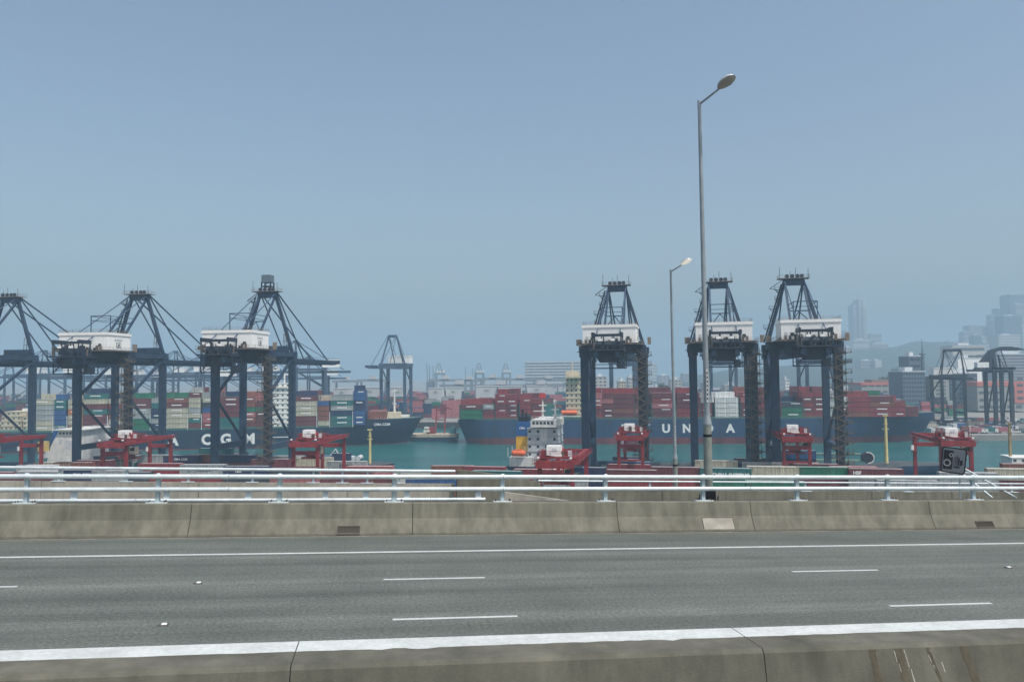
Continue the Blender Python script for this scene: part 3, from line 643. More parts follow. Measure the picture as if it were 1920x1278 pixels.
        for k in range(10):
            x, z = rnd.uniform(-4.5, 4.5), rnd.uniform(35.6, 38.2); add(MB().bar((x, -17.3, z), (x + rnd.uniform(-1.5, 1.5), -17.3, z + rnd.uniform(.8, 2)), .16), 'cable_tray', CRANE_D, t)
        tr_ = MB().ext([(-4.3, -17.5, 40.2), (4.3, -17.5, 40.2), (2.2, -17.5, 36.9), (-2.2, -17.5, 36.9)][::-1], (0, 5.5, 0)); add(tr_, 'trolley', CRANE_D, t)
        cab = MB(); 
        for x in (-4.9, 4.9):
            for y in (-17.4, -10.4): cab.b2(x - .13, x + .13, y - .13, y + .13, 35.2, 40.2)
        for y in (-17.4, -10.4): cab.b2(-5.0, 5.0, y - .13, y + .13, 35.1, 35.4); cab.b2(-5, 5, y - .06, y + .06, 36.3, 36.45)
        for x in (-4.9, 4.9): cab.b2(x - .13, x + .13, -17.4, -10.4, 35.1, 35.4)
        cab.bar((-4.9, -17.4, 35.3), (-2.2, -17.4, 39.4), .16); cab.bar((4.9, -17.4, 35.3), (2.2, -17.4, 39.4), .16)
        add(cab, 'service_cage', CRANE_D, t)
        oc = add(MB().box((3.4, -12.2, 36.2), (1.9, 2.4, 2.2)), 'operator_cab', CRANE_D, t); add(MB().b2(2.55, 4.25, -13.45, -13.41, 35.7, 36.8), 'window', GLASS, oc)
        # stairs climbing round one landside leg
        run_, rise = 2.7, 1.44
        fl = MB()
        for y in (-.42, .42): fl.bar((-run_ / 2, y, 0), (run_ / 2, y, rise), .10, .34)
        for k in range(6): x = -run_ / 2 + run_ * (k + .5) / 6; fl.box((x, 0, rise * (k + .5) / 6), (.34, .8, .05))
        fl.bar((-run_ / 2, -.42, 1), (run_ / 2, -.42, rise + 1), .06); fl.bar((-run_ / 2, -.42, .5), (run_ / 2, -.42, rise + .5), .06)
        fm = fl.mesh('stair_flight', STAIRM)
        ld = MB().b2(-.75, .95, -.75, .5, -.12, .12).b2(.83, .95, -.75, .5, .12, .35)
        for x in (-.7, .7): ld.b2(x - .05, x + .05, -.75, -.65, 0, 1.1)
        ld.b2(-.75, .95, -.75, -.65, 1.0, 1.12).b2(-.75, .95, -.75, -.65, .5, .6).b2(.85, .95, -.75, .5, 1.0, 1.12).bar((0, .4, -.05), (-1.2, 1.0, -.9), .12)
        lm = ld.mesh('landing', STAIRM)
        nfl = 26; z = 3.0
        for k in range(nfl):
            sgn = 1 if k % 2 == 0 else -1
            o = mk('stair_flight', fm, t, (X + .35, -1.95, z)); o.scale = (sgn, 1, 1); z += rise
            o = mk('landing', lm, t, (X + .35 + sgn * (run_ / 2 + .7), -1.95, z)); o.scale = (sgn, 1, 1)
        cl = MB()
        for x in (X - .95, X + 1.65): cl.b2(x - .08, x + .08, -2.6, -2.44, 1, 41)
        add(cl, 'stair_columns', STAIRM, t)
        add(MB().box((X + 2.6, -1.0, 43.6), (1.0, 1.0, 2.2)), 'lift_box', PLATF, t); add(MB().box((-X - 1.6, -.6, 43.4), (1.5, 1.7, 1.9)), 'control_box', PLATF, t)
        el = MB().b2(-X - 2.2, -X - 1.4, -1, 1, 40.4, 40.6); add(el, 'leg_bracket', CRANE_D, t)
    # A frame, apex and stays
    A = apex_w
    add(MB().b2(-A - .1, A + .1, G - 1.2, G + 1.2, 61.2, 63.2), 'apex_beam', C1, t)
    for s_ in (-1, 1):
        add(MB().bar((s_ * A, G, 61.6), (s_ * X, G, 42.3), .95, .95, w2=1.05, h2=1.05), 'frame_leg', C1, t)
        add(MB().bar((s_ * A * .92, G - .6, 61.3), (s_ * 3.2, 1.0, 42.3), .62, .62), 'frame_strut', C1, t)
        add(MB().tube((s_ * A, G - .8, 62.6), (s_ * 3.4, -14.6, 44.9 if detail else 41), .17, 6), 'back_stay', C2, t)
        add(MB().tube((s_ * A, G + .8, 62.9), (s_ * 3.3, 23.2 + boom_len * .36, 40.4), .26, 6), 'fore_stay', C2, t); add(MB().tube((s_ * A, G + 1.0, 63.1), (s_ * 3.3, 23.2 + boom_len * .78, 40.4), .28, 6), 'fore_stay', C2, t)
    if detail:
        add(MB().bar((-3.1, 11.5, 52.3), (3.1, 11.5, 52.3), .32).bar((-3.1, 7.2, 48.2), (0, 11.5, 52.1), .22).bar((3.1, 7.2, 48.2), (0, 11.5, 52.1), .22), 'frame_tie', C1, t)
        sp = MB()
        for s_ in (-1, 1): sp.bar((s_ * 3.3, -1.5, 48.3), (s_ * 3.3, -1.5, 54.2), .24).bar((s_ * 3.3, -1.5, 54.0), (s_ * 3.2, 11.5, 54.0), .18).bar((s_ * 3.3, -1.5, 52.6), (s_ * 3.2, 11.0, 52.6), .14)
        sp.bar((-3.3, -1.5, 54.1), (3.3, -1.5, 54.1), .24).bar((-3.3, -1.5, 52.6), (3.3, -1.5, 52.6), .16); add(sp, 'stay_frame', C1, t)
        ap = MB().b2(-A - 2.0, A + 1.6, G - 2.2, G + 2.2, 63.2, 63.35); add(ap, 'apex_platform', PLATF, t); add(handrail([(-A - 1.9, G - 2.1, 63.35), (A + 1.5, G - 2.1, 63.35), (A + 1.5, G + 2.1, 63.35), (-A - 1.9, G + 2.1, 63.35)], 1.1, .05, True), 'apex_handrail', PLATF, t)
        for x in (-2.2, -.6, 1.0, 2.3): m = MB().tube((x, G - 1.2, 64.0), (x, G - .9, 64.0), .65, 12).b2(x - .2, x + .2, G - 1.25, G - .8, 63.3, 64.1); add(m, 'sheave', CRANE_D, t)
        for x, hgt in ((-A - 1.5, 3.6), (.3, 3.2), (A + 1.1, 3.0), (-1.3, 2.2)): add(MB().tube((x, G - 1.9, 63.3), (x, G - 1.9, 63.3 + hgt), .07, 6), 'aerial', CRANE_D, t)
        for k in range(6):               # ladder platforms up one leg of the A frame
            s = (k + .6) / 6.3; p = Vector((-A, G, 61.6)).lerp(Vector((-X, G, 42.3)), s); wd = 2.4 if k % 2 == 0 else 1.5
            pl = add(MB().b2(p.x - wd, p.x - .3, G - 1.3, G + .2, p.z, p.z + .12), 'ladder_platform', CRANE_D, t)
            add(handrail([(p.x - .5, G - 1.25, p.z + .1), (p.x - wd, G - 1.25, p.z + .1), (p.x - wd, G + .2, p.z + .1)], 1.0, .06).bar((p.x - wd + .2, G - .6, p.z), (p.x - .2, G - .6, p.z - 1.6), .14), 'handrail', CRANE_D, pl)
        add(MB().bar((-A - .9, G - .9, 61.6), (-X - .9, G - .9, 43), .5, .12), 'ladder', CRANE_D, t)
        add(MB().bar((-A - .2, G, 63.2), (-A - 4.4, G, 60.3), .2).bar((-A - 4.4, G, 60.3), (-A - .6, G, 59.6), .16).bar((-A - 3.0, G, 60.1), (-A - 1.0, G, 57.8), .16), 'service_jib', CRANE_D, t)
        # tall post on the waterside portal, and the cross bracing seen through the frame
        cb = MB()
        for x in (-.7, .7):
            for y in (G - .7, G + .7): cb.bar((6.4 + x, y, 42.3), (6.4 + x * .6, y, 48.5), .14)
        for z in (44, 46, 48.4): cb.b2(5.7, 7.1, G - .75, G + .75, z - .06, z + .06)
        add(cb, 'lattice_post', STAIRM, t); add(MB().box((3.6, G - 1.2, 43.3), (8.5, 2.0, 2.0)), 'hinge_box', C1, t)
    if boxtop:
        bt = MB()
        for x in (-1.6, 1.6):
            for y in (G - 1.5, G + 1.5): bt.b2(x - .2, x + .2, y - .2, y + .2, 63.3, 66.6)
        bt.b2(-1.8, 1.8, G - 1.7, G + 1.7, 65.0, 65.25); add(bt, 'box_frame', CRANE_D, t); add(MB().box((0, G, 67.7), (3.2, 3.4, 2.7)), 'apex_box', M('apex_box_grey', (.10, .14, .17), .6), t)
    return t
def qc(px, D, yaw, **k):                 # crane whose landside rail crosses distance D on this sight line
    p = at(px, hor(px), D); return quay_crane(loc=(p.x, p.y, 0), yaw=yaw, **k)
nc = 'blue quay cranes along the near berths'
qc(453, 253, YAW_L, label='blue quay crane with a dark box on a frame above its apex', boxtop=True, group=nc)
qc(193, 257.5, YAW_L, label='blue quay crane beside the box-topped crane, over the arch-bridged ship', group=nc)
qc(-68, 262, YAW_L, label='blue quay crane at the end of its row, farthest from the box-topped crane', group=nc)
qc(1149, 245, YAW_R, label='blue quay crane over a lone red gantry, beside the ship with the yellow funnel', group=nc)
qc(1355.5, 238, YAW_R, label='blue quay crane standing right behind the tall street lamp', group=nc)
qc(1511.5, 230.5, YAW_R, label='blue quay crane beside the yellow ship mast, next to the one behind the lamp', group=nc)

# ------------------------------------------------------------------ rubber tyred gantries of the yard
def yard_gantry(px, D, yaw, label, ty=7.0, wb=6.6, span=23.5, h=15.4):
    p = at(px, hor(px), D); t = thing('yard_gantry', label, 'crane', (p.x, p.y, 0), yaw, 'red gantry cranes in the container yard'); X = wb / 2
    for y in (0, span):
        for x in (-X, X):
            add(MB().box((x, y, (h + 1.6) / 2), (.85, .8, h - 1.6), 0, (1.0, 1.0)), 'leg', RED_C, t)
        add(MB().b2(-X - 2.0, X + 2.0, y - .55, y + .55, 1.15, 1.95), 'sill_beam', RED_C, t); add(MB().b2(-X + .5, X - .5, y - .45, y + .45, h - 2.6, h - 1.5), 'cross_beam', RED_C, t)
        for x in (-X - 1.5, -X - .3, X + .3, X + 1.5): add(MB().tube((x, y - .3, .6), (x, y + .3, .6), .6, 14), 'wheel', TYRE, t)
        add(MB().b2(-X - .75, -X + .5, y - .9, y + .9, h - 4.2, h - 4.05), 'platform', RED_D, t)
    for x in (-X, X):
        g_ = add(MB().b2(x - .42, x + .42, -1.4, span + 1.4, h + .1, h + 1.1), 'girder', RED_C, t)
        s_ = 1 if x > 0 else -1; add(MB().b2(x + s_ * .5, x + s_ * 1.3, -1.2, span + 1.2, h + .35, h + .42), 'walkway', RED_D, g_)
        add(handrail([(x + s_ * 1.25, -1.2, h + .42), (x + s_ * 1.25, span + 1.2, h + .42)], 1.0, .06), 'handrail', RED_C, g_)
    for y in (-1.0, span + 1.0): add(MB().b2(-X + .5, X - .5, y - .35, y + .35, h + .1, h + 1.0), 'end_tie', RED_C, t)
    tr = add(MB().b2(-X - .5, X + .5, ty - 2.6, ty + 2.6, h + 1.3, h + 1.7), 'trolley', RED_C, t)
    add(MB().tube((-1.8, ty + .6, h + 2.5), (1.2, ty + .6, h + 2.5), .75, 12).box((-2.4, ty - 1, h + 2.3), (1.6, 1.5, 1.2)).box((2.2, ty + .4, h + 2.2), (1.3, 1.8, 1.0)), 'hoist', RED_C, tr)
    rg = random.Random(int(px))
    for k in range(12):
        x, y = rg.uniform(-X, X), ty + rg.uniform(-2.4, 2.4); add(MB().box((x, y, h + 1.7 + .5), (rg.uniform(.3, 1.1), rg.uniform(.3, 1), rg.uniform(.6, 2.2))), 'fitting', (RED_C, RED_D, STAIRM)[k % 3], tr)
    add(handrail([(-X - .4, ty - 2.5, h + 1.7), (X + .4, ty - 2.5, h + 1.7), (X + .4, ty + 2.5, h + 1.7), (-X - .4, ty + 2.5, h + 1.7)], 1.1, .07, True), 'handrail', RED_C, tr)
    add(MB().b2(-X - .6, X + .6, -1.7, -1.5, h - .4, h + .9), 'end_plate', RED_C, t); add(MB().b2(-X + .5, X - .5, -.3, .3, h - 6.2, h - 5.7), 'lower_cross_beam', RED_C, t)
    hs = add(MB().box((-.6, ty - 1.0, h + 2.95), (2.9, 2.1, 1.8)).ext([(-2.25, ty - 2.1, h + 2.05), (-.2, ty - 2.1, h + 1.7), (1.05, ty - 2.1, h + 1.7), (1.05, ty - 2.1, h + 2.05)], (0, 2.2, 0)), 'machine_house', WHITE, tr)
    add(MB().b2(-.9, .1, ty - 2.13, ty - 2.105, h + 2.8, h + 3.4), 'vent', SHIPG, hs)
    add(MB().box((2.7, ty - 1.6, h + 2.3), (.7, .8, 1.1)), 'electrical_box', SHIPG, tr)
    cb = add(MB().box((X - .9, ty - 1.6, h - 1.6), (1.6, 1.9, 2.0)), 'operator_cab', BEIGE, tr); add(MB().b2(X - 1.6, X - .2, ty - 2.58, ty - 2.555, h - 1.7, h - .8), 'window', GLASS, cb)
    sp = MB().b2(-2.9, 2.9, ty - 1.1, ty + 1.1, h - 4.1, h - 3.7).b2(-1.5, 1.5, ty - .6, ty + .6, h - 3.7, h - 3.0)
    for x in (-1.2, 1.2):
        for y in (-.5, .5): sp.tube((x, ty + y, h - 3.1), (x, ty + y, h + 1.3), .04, 5)
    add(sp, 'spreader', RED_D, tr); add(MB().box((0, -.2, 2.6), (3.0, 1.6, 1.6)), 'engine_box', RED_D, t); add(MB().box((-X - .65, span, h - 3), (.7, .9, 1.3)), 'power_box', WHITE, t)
    lad = MB()
    for y in (-.55, -.85): lad.bar((-X - .2, y, 2), (-X - .2, y, h), .06)
    add(lad, 'ladder', RED_D, t)
    for x in (-X, X): add(MB().box((x, -1.6, h + 1.7), (.45, .35, .35)), 'floodlight', WHITE, t)
    return t
yard_gantry(-48, 222, YAW_L, 'red yard gantry beside the yellow lifeboat of the arch-bridged ship')
yard_gantry(216, 216, YAW_L, 'red yard gantry standing under the quay crane beside the box-topped crane')
yard_gantry(573, 212, YAW_L, 'red yard gantry straddling cream containers by the box-topped crane', 5.5)
yard_gantry(1040, 160, YAW_R, 'low-looking red yard gantry in front of the ship with the yellow funnel', 3.0)
yard_gantry(1180, 222, YAW_R, 'lone red yard gantry over red containers, open water seen through it')
yard_gantry(1490, 213, YAW_R, 'red yard gantry between the two cranes by the tall street lamp', 4)
yard_gantry(1788, 196, YAW_R, 'red yard gantry partly hidden by the square camera sign', 3)

# ------------------------------------------------------------------ ships
def hull(Ln, B, D, Df, boot, flare=.5, bow=.13, stern=.08):
    """near-water hull: x from stern 0 to bow Ln, z above the water; returns a mesh builder"""
    m = MB(); st = [0, .012, .03, .06, .1, .2, .4, .6, .75, .82, .87, .91, .94, .965, .985, 1.0]
    zs = [-2.0, 0.0, boot, D * .55, D, Df]; n = len(zs); vs = []
    def half(s, z):
        k = max(0, min(1, z / D))
        hb = 1.0
        if s > 1 - bow * 2.2:
            q = (s - (1 - bow * 2.2)) / (bow * 2.2); e = 1.4 + 1.6 * k
            hb = (1 - q ** e) ** (.9 - .35 * k)
        if s < stern: q = 1 - s / stern; hb *= 1 - q * q * (.55 * (1 - k) + .08)
        return max(hb, .012) * B / 2
    for s in st:
        fr = 0 if s < .86 else min(1, (s - .86) / .03)
        for z in zs:
            zz_ = z if z <= D * .56 else (D if z == D else D + (Df - D) * fr)
            rake = (Ln * .035) * max(0, zz_ / Df) * (max(0, (s - .8) / .2) ** 2) - (Ln * .015) * (1 - max(0, min(1, zz_ / D))) * (-1) * max(0, 1 - s / .05)
            vs.append((s * Ln * .965 + rake, -half(s, zz_), zz_))
    k = len(vs); vs += [(x, -y, z) for x, y, z in vs]
    b0 = len(m.v); m.v += vs
    def fa(f, mi, smo): m.f.append(tuple(b0 + q for q in f)); m.m.append(mi); m.sm.append(smo)
    for i in range(len(st) - 1):
        for j in range(n - 1):
            if j == n - 2 and st[i + 1] <= .86: continue
            a, b_, c, d = i * n + j, (i + 1) * n + j, (i + 1) * n + j + 1, i * n + j + 1; mi = 1 if j < 2 else 0
            fa((a, b_, c, d), mi, True); fa((k + d, k + c, k + b_, k + a), mi, True)
        a, b_ = i * n + n - 1, (i + 1) * n + n - 1
        m.add([vs[a], vs[b_], vs[k + b_], vs[k + a]], [(0, 1, 2, 3)], 2)
    for j in range(n - 1): m.add([vs[j], vs[j + 1], vs[k + j + 1], vs[k + j]], [(0, 1, 2, 3)], 1 if j < 2 else 0)
    e = (len(st) - 1) * n
    for j in range(n - 1): m.add([vs[e + j], vs[k + e + j], vs[k + e + j + 1], vs[e + j + 1]], [(0, 1, 2, 3)], 1 if j < 2 else 0)
    return m
def ship(name, label, p, yaw, Ln, B, D, Df, boot, hm, dm_=None):
    t = thing(name, label, 'ship', (p.x, p.y, WZ), yaw); hull(Ln, B, D, Df, boot).build('hull', [hm, BOOT, dm_ or DECKG], t); return t
def decks(par, x, y, z, l, wd, n, dh, mat, wins=True, taper=.0, name='bridge_house'):
    o = MB()
    for k in range(n): o.box((x, y, z + dh * (k + .5)), (l * (1 - taper * k), wd, dh - .12)); o.box((x, y, z + dh * (k + 1) - .06), (l * (1 - taper * k) + .5, wd + .5, .12))
    h_ = o.build(name, mat, par)
    if wins:
        for k in range(n):
            c = max(3, int(l * (1 - taper * k) / 2.2))
            for i in range(c):
                xx = x + (i - (c - 1) / 2) * (l * (1 - taper * k) - 1.6) / max(1, c - 1)
                MB().b2(xx - .45, xx + .45, y - wd / 2 - .05, y - wd / 2 + .02, z + dh * k + dh * .42, z + dh * k + dh * .75).build('window', GLASS, h_)
    return h_
def cfill(par_label, cells, mats_, name):  # the boxes behind the outer row, never seen one by one
    m = MB()
    for (x0, x1, y0, y1, z0, z1, c) in cells: m.b2(x0, x1, y0, y1, z0, z1, c)
    return m
def deck_stacks(ship_o, yaw, p, place, group, bays, colours, y_front, B, z0, Lfix=None, rnd=None, fillrows=True):
    """bays: (x of the bay's aft end, [lengths], tiers); one outer row of individual boxes, the rest as one mass"""
    a, f_ = qdir(yaw); fills = MB(); keys = list(CCOL); rnd = rnd or random
    for (x, Ls, tiers, pal) in bays:
        xx = x
        for Lk in Ls:
            Ln = 12.19 if Lk == 40 else 6.06; pc = None
            for k in range(tiers):
                if pc is None or rnd.random() > .22: pc = rnd.choice(pal)
                c = p + a * (xx + Ln / 2) + f_ * (y_front + 1.22)
                container(Lk, pc, (c.x, c.y, WZ + z0 + k * 2.72), yaw, place, group, ORD[k] + ' tier')
                if Lk and rnd.random() < .42: mk('name_stripe', STRIPE[Lk][0 if rnd.random() < .6 else 1], LASTC[0])
            rows = int((B - 3.2) / 2.5)
            for r in range(1, rows):
                tt = tiers + (rnd.choice((-1, 0, 0, 0, 1)) if B > 25 else -1); cc = rnd.choice(pal)
                fills.b2(xx + .03, xx + Ln - .03, y_front + 2.5 * r, y_front + 2.5 * r + 2.42, z0, z0 + 2.72 * tt - .1, keys.index(cc))
            xx += Ln + .12
    o = fills.build('inboard_containers', [CMAT[k] for k in keys], ship_o); o['kind'] = 'stuff'
    return o

# -- the big blue ship with the red waterline
pH = Vector((-31, 440.5, 0)); YH = R(-5.0); B_H = 32.0
_, fH = qdir(YH)
sh = ship('container_ship', 'long blue container ship with red waterline band and stacks of red boxes', pH + fH * (B_H / 2), YH, 262, B_H, 13.4, 15.6, 3.4, HULL_N)
def lx(px, p, yaw, ysh):                 # ship-local x seen at pixel column px on the near side
    a, f_ = qdir(yaw); d = ray(px, hor(px)); d = Vector((d.x, d.y)); o = Vector((p.x, p.y)) - Vector((f_.x, f_.y)) * 0
    det = d.x * (-a.y) - d.y * (-a.x); 
    return (d.x * o.y - d.y * o.x) / (-(d.x * a.y - d.y * a.x))
for ch, px in zip('HYUNDAI', (1171, 1209, 1247, 1286, 1327, 1367, 1402)): mk('lettering', text_mesh(ch, 6.2, TXT_W, .045, .06), sh, (lx(px, pH, YH, 0), -B_H / 2 - .03, 8.1))
MB().b2(10, 205, -B_H / 2 + .35, -B_H / 2 + .6, 13.4, 14.7).build('coaming', DECKG, sh)
hb = decks(sh, 65, 0, 13.4, 9, 26, 8, 2.85, BEIGE); MB().b2(62, 69, -16, 16, 36.2, 37.4).build('bridge_wing', BEIGE, sh)
MB().b2(60.5, 68, -7, 7, 36.4, 40).tube((64, 0, 40), (64, 0, 45), .4, 8).box((64, 0, 42.6), (.5, 6, .5)).build('mast', BEIGE, sh)
MB().b2(69.6, 73.5, -4, 4, 13.4, 33).build('funnel', BEIGE, sh)
MB().tube((58, -B_H / 2 + 1, 17.2), (66.5, -B_H / 2 + 1, 17.2), 1.3, 10).build('lifeboat', ORANGE, sh); MB().b2(57, 70, -B_H / 2 + .2, -B_H / 2 + 2.2, 14.9, 15.4).build('boat_deck', SHIPW, sh)
reds = ['red'] * 6 + ['maroon'] * 5 + ['pink'] + ['rust'] * 1
mixH = reds + ['teal'] + ['green', 'grey', 'dark', 'navy']
bays = []
for px, Ls, t_, pal in ((862, [40], 3, mixH), (905, [20], 3, mixH), (928, [20, 20], 5, reds + ['pink', 'dark']), (974, [20, 20], 4, reds + ['dark']), (1108, [20, 20], 5, reds), (1148, [40], 5, reds), (1192, [20], 5, reds), (1222, [40], 5, reds + ['grey']), (1268, [40], 5, reds), (1313, [20], 4, ['navy', 'grey', 'maroon']), (1340, [20, 20], 4, ['white', 'white', 'white']),
                        (1388, [20], 5, reds), (1420, [40], 5, reds), (1464, [40], 3, ['teal', 'navy', 'dark', 'green']), (1502, [20, 20], 5, reds), (1544, [20, 20], 4, ['maroon', 'grey', 'white']), (1586, [40], 4, reds), (1630, [40], 4, reds + ['green']), (1674, [20], 3, reds), (1698, [20], 2, reds)):
    bays.append((lx(px, pH, YH, 0), Ls, t_, pal))
pHc = pH
deck_stacks(sh, YH, pH, 'on the ship with the red waterline band', 'containers on the ship with the red waterline', bays, None, .3 + .0, B_H, 14.0, rnd=random.Random(11))
# inboard boxes use ship-local y: shift the mass to the near side
for o in sh.children:
    if o.name.startswith('inboard'): o.location.y = -B_H / 2
fb = MB().b2(226, 228, -7, 7, 15.6, 19).build('breakwater', HULL_N, sh); MB().tube((238, 0, 15.6), (238, 0, 25), .5, 8, .3).box((238, 0, 22), (.5, 3, .4)).build('foremast', SHIPW, sh)
MB().tube((232, -5, 17.6), (235, -5, 17.6), 2.2, 14).b2(231.5, 235.5, -6.5, -3.5, 15.6, 16.4).build('windlass', SHIPG, sh)
for b_ in bays: MB().b2(b_[0] - .55, b_[0] - .2, -B_H / 2 + .4, B_H / 2 - .4, 13.6, 22).build('lashing_bridge', DECKG, sh)
m = MB()
for k in range(40): x = 226 + k * .85; m.b2(x - .03, x + .03, -B_H / 2 * max(.05, (1 - (k / 40) ** 2.2)) , -B_H / 2 * max(.05, (1 - (k / 40) ** 2.2)) + .08, 15.6, 16.7)
m.build('bow_rail', SHIPW, sh)

# -- the dark blue ship with the pale bow mast
YC = R(7.0); aC, fC = qdir(YC); B_C = 30.0
bowp = atz(764, 834, WZ); LC = 236.0
pC = bowp - aC * (LC * .965); pC.z = 0
sh2 = ship('container_ship', 'dark blue container ship with mixed boxes, a pale bow mast and one solid blue stack', pC + fC * (B_C / 2), YC, LC, B_C, 10.6, 14.4, .6, HULL_K)
for ch, px in zip('CMACGM', (204, 268, 325, 388, 424, 468)):
    x = lx(px, pC, YC, 0); mk('lettering', text_mesh(ch, 7.6, TXT_W, .045, .06), sh2, (x, -B_C / 2 - .03, 5.0))
MB().b2(lx(512, pC, YC, 0), lx(541, pC, YC, 0), -B_C / 2 - .04, -B_C / 2 - .005, 5.6, 6.0).build('hull_stripe', TXT_W, sh2)
mk('lettering', text_mesh('CMA CGM', 1.9, TXT_W, .02, .05), sh2, (lx(716, pC, YC, 0), -B_C / 2 + .55, 11.6))
xb = lx(525, pC, YC, 0); hb = decks(sh2, xb, -2, 10.6, 9.5, 24, 9, 2.7, SHIPW); MB().b2(xb - 4, xb + 4, -B_C / 2, B_C / 2, 32.4, 33.4).build('bridge_wing', SHIPW, sh2); MB().tube((xb, 0, 34.8), (xb, 0, 41), .4, 8).box((xb, 0, 38), (.4, 5, .4)).build('mast', SHIPW, sh2)
mixC = ['maroon', 'rust', 'red', 'grey', 'cream', 'white', 'teal', 'green', 'navy', 'blue', 'dark', 'maroon', 'grey', 'cream', 'pink']
bays = []
for px, Ls, t_, pal in ((56, [40], 6, ['grey', 'grey', 'cream']), (101, [20], 6, ['teal', 'green', 'blue']), (128, [20], 6, ['orange', 'cream', 'rust']), (156, [40], 7, ['cream', 'navy', 'maroon', 'teal', 'maroon']), (204, [20], 6, mixC), (238, [40], 6, ['green', 'green', 'grey', 'maroon']), (284, [20], 6, ['grey', 'navy', 'maroon', 'teal']), (309, [40], 6, ['maroon', 'rust', 'cream', 'green']),
                        (354, [20], 7, ['grey', 'cream', 'maroon', 'teal', 'cream']), (380, [20], 7, mixC), (411, [40], 6, ['maroon', 'navy', 'cream', 'teal', 'maroon']), (457, [20, 20], 6, ['maroon', 'pink', 'rust', 'green']), (552, [40], 6, ['cream', 'grey', 'maroon', 'navy', 'cream']), (596, [20], 5, ['rust', 'cream', 'maroon', 'blue', 'pink']), (620, [40], 6, ['navy', 'blue', 'grey', 'teal']), (663, [20], 7, ['navy', 'blue', 'navy', 'blue'])):
    bays.append((lx(px, pC, YC, 0), Ls, t_, pal))
deck_stacks(sh2, YC, pC, 'on the dark ship with the pale bow mast', 'containers on the ship with the pale bow mast', bays, None, .3, B_C, 11.6, rnd=random.Random(5))
for o in sh2.children:
    if o.name.startswith('inboard'): o.location.y = -B_C / 2
MB().b2(10, LC * .84, -B_C / 2 + .3, -B_C / 2 + .5, 10.6, 11.5).build('coaming', DECKG, sh2)
for b_ in bays: MB().b2(b_[0] - .75, b_[0] - .4, -B_C / 2 + .25, -B_C / 2 + .55, 10.6, 19).b2(b_[0] - .6, b_[0] - .5, -B_C / 2 + .55, B_C / 2, 16, 16.3).build('lashing_post', SHIPG, sh2)
xm = lx(738, pC, YC, 0); MB().box((xm, 0, 15.6), (8.5, 9, 4.2), 0, (.86, .9)).build('mast_house', BEIGE, sh2); MB().tube((xm, 0, 17.5), (xm, 0, 31), .62, 10, .42).box((xm, 0, 22.5), (2.4, 1.2, .5)).box((xm, 0, 29.6), (3.2, 1.0, .4)).build('foremast', SHIPW, sh2)
m = MB()
for k in range(26): x = LC * .89 + k * 1.0; yy = -B_C / 2 * max(.04, 1 - (k / 26) ** 2.0); m.b2(x - .04, x + .04, yy, yy + .08, 14.4, 15.6)
m.build('bow_rail', SHIPW, sh2); MB().box((LC * .955, 0, 15.3), (7, 5, 1.4)).tube((LC * .945, -3.4, 15.6), (LC * .945, 3.4, 15.6), 1.2, 10).build('windlass', SHIPW, sh2)
MB().b2(lx(690, pC, YC, 0), lx(724, pC, YC, 0), -B_C / 2 + 3, B_C / 2 - 3, 14.4, 18.6).build('hatch_stack', CMAT['rust'], sh2)

# -- feeder with an arched white bridge house, moored under the box-topped crane
YF = YAW_L; aF, fF = qdir(YF); B_F = 20.0
pF = Vector(((88 - 960) / F * 296, 288.5 + .0875 * ((960 - 88) / F * 296 - 86), 0)); LF = 131
pF.y = 278.6 + .0875 * (-86 - pF.x) + 3.0
s3 = ship('feeder_ship', 'dark feeder ship with white arched bridge house aft and a pale yellow foremast', pF + fF * (B_F / 2), YF, LF, B_F, 4.8, 6.9, 1.0, HULL_K, DECKD)
o = MB()
arch = []
for k in range(9): an = math.pi * k / 8; arch.append((math.cos(an) * 1.1, math.sin(an) * 1.1))
bh = MB().ext([(3, -9, 4.8), (17.5, -9, 4.8), (17.5, -9, 20.0), (8.4, -9, 20.0), (5.2, -9, 14.0)][::-1], (0, 16, 0)).build('bridge_house', SHIPW, s3)
for xc, zc_, wd, ht in ((9.2, 16.4, .55, 1.5), (12.2, 15.4, 1.5, 2.2), (16.0, 15.6, .8, 1.6)):
    poly = [(xc - wd, -9.06, zc_ - ht)] + [(xc + wd, -9.06, zc_ - ht)] + [(xc + wd * math.cos(math.pi * k / 8), -9.06, zc_ + wd * .7 * math.sin(math.pi * k / 8)) for k in range(9)]
    MB().ext(poly[::-1], (0, .05, 0)).build('arched_opening', SHIPG, bh)
for k in range(7): MB().b2(8.6 + k * 1.3, 9.3 + k * 1.3, -9.06, -9.01, 18.6, 19.3).build('window', GLASS, bh)
MB().b2(6.5, 18.5, -10, 8.5, 20.0, 20.35).build('monkey_deck', SHIPW, s3); add(handrail([(6.8, -9.9, 20.35), (18.2, -9.9, 20.35), (18.2, 8, 20.35)], 1.1, .08), 'handrail', SHIPW, s3)
mm = MB()
for x in (9.2, 11.2):
    for y in (-2.0, 0): mm.bar((x, y, 20.3), (x, y, 30.5), .22)
for z in (22.5, 25, 27.5, 30.2): mm.b2(9.0, 11.4, -2.2, .2, z - .12, z + .12)
mm.build('mast', M('mast_tan', (.45, .32, .15), .6), s3); MB().box((10.2, -1, 29.2), (2.9, 2.9, 1.0)).build('mast_box', RED_C, s3)
MB().box((4.6, -2, 17.6), (4.0, 5, 5.4), 0, (.8, .8)).build('funnel', FUN_B, s3); MB().box((2.6, -9.2, 14.2), (2.8, 2.4, 3.6)).build('lifeboat', M('lifeboat_yellow', (.62, .46, .16), .5), s3); MB().b2(1.2, 4.2, -10, -7.6, 10.0, 12.4).build('davit', SHIPG, s3)
mixF = ['navy', 'blue', 'dark', 'maroon', 'red', 'grey', 'teal', 'rust']
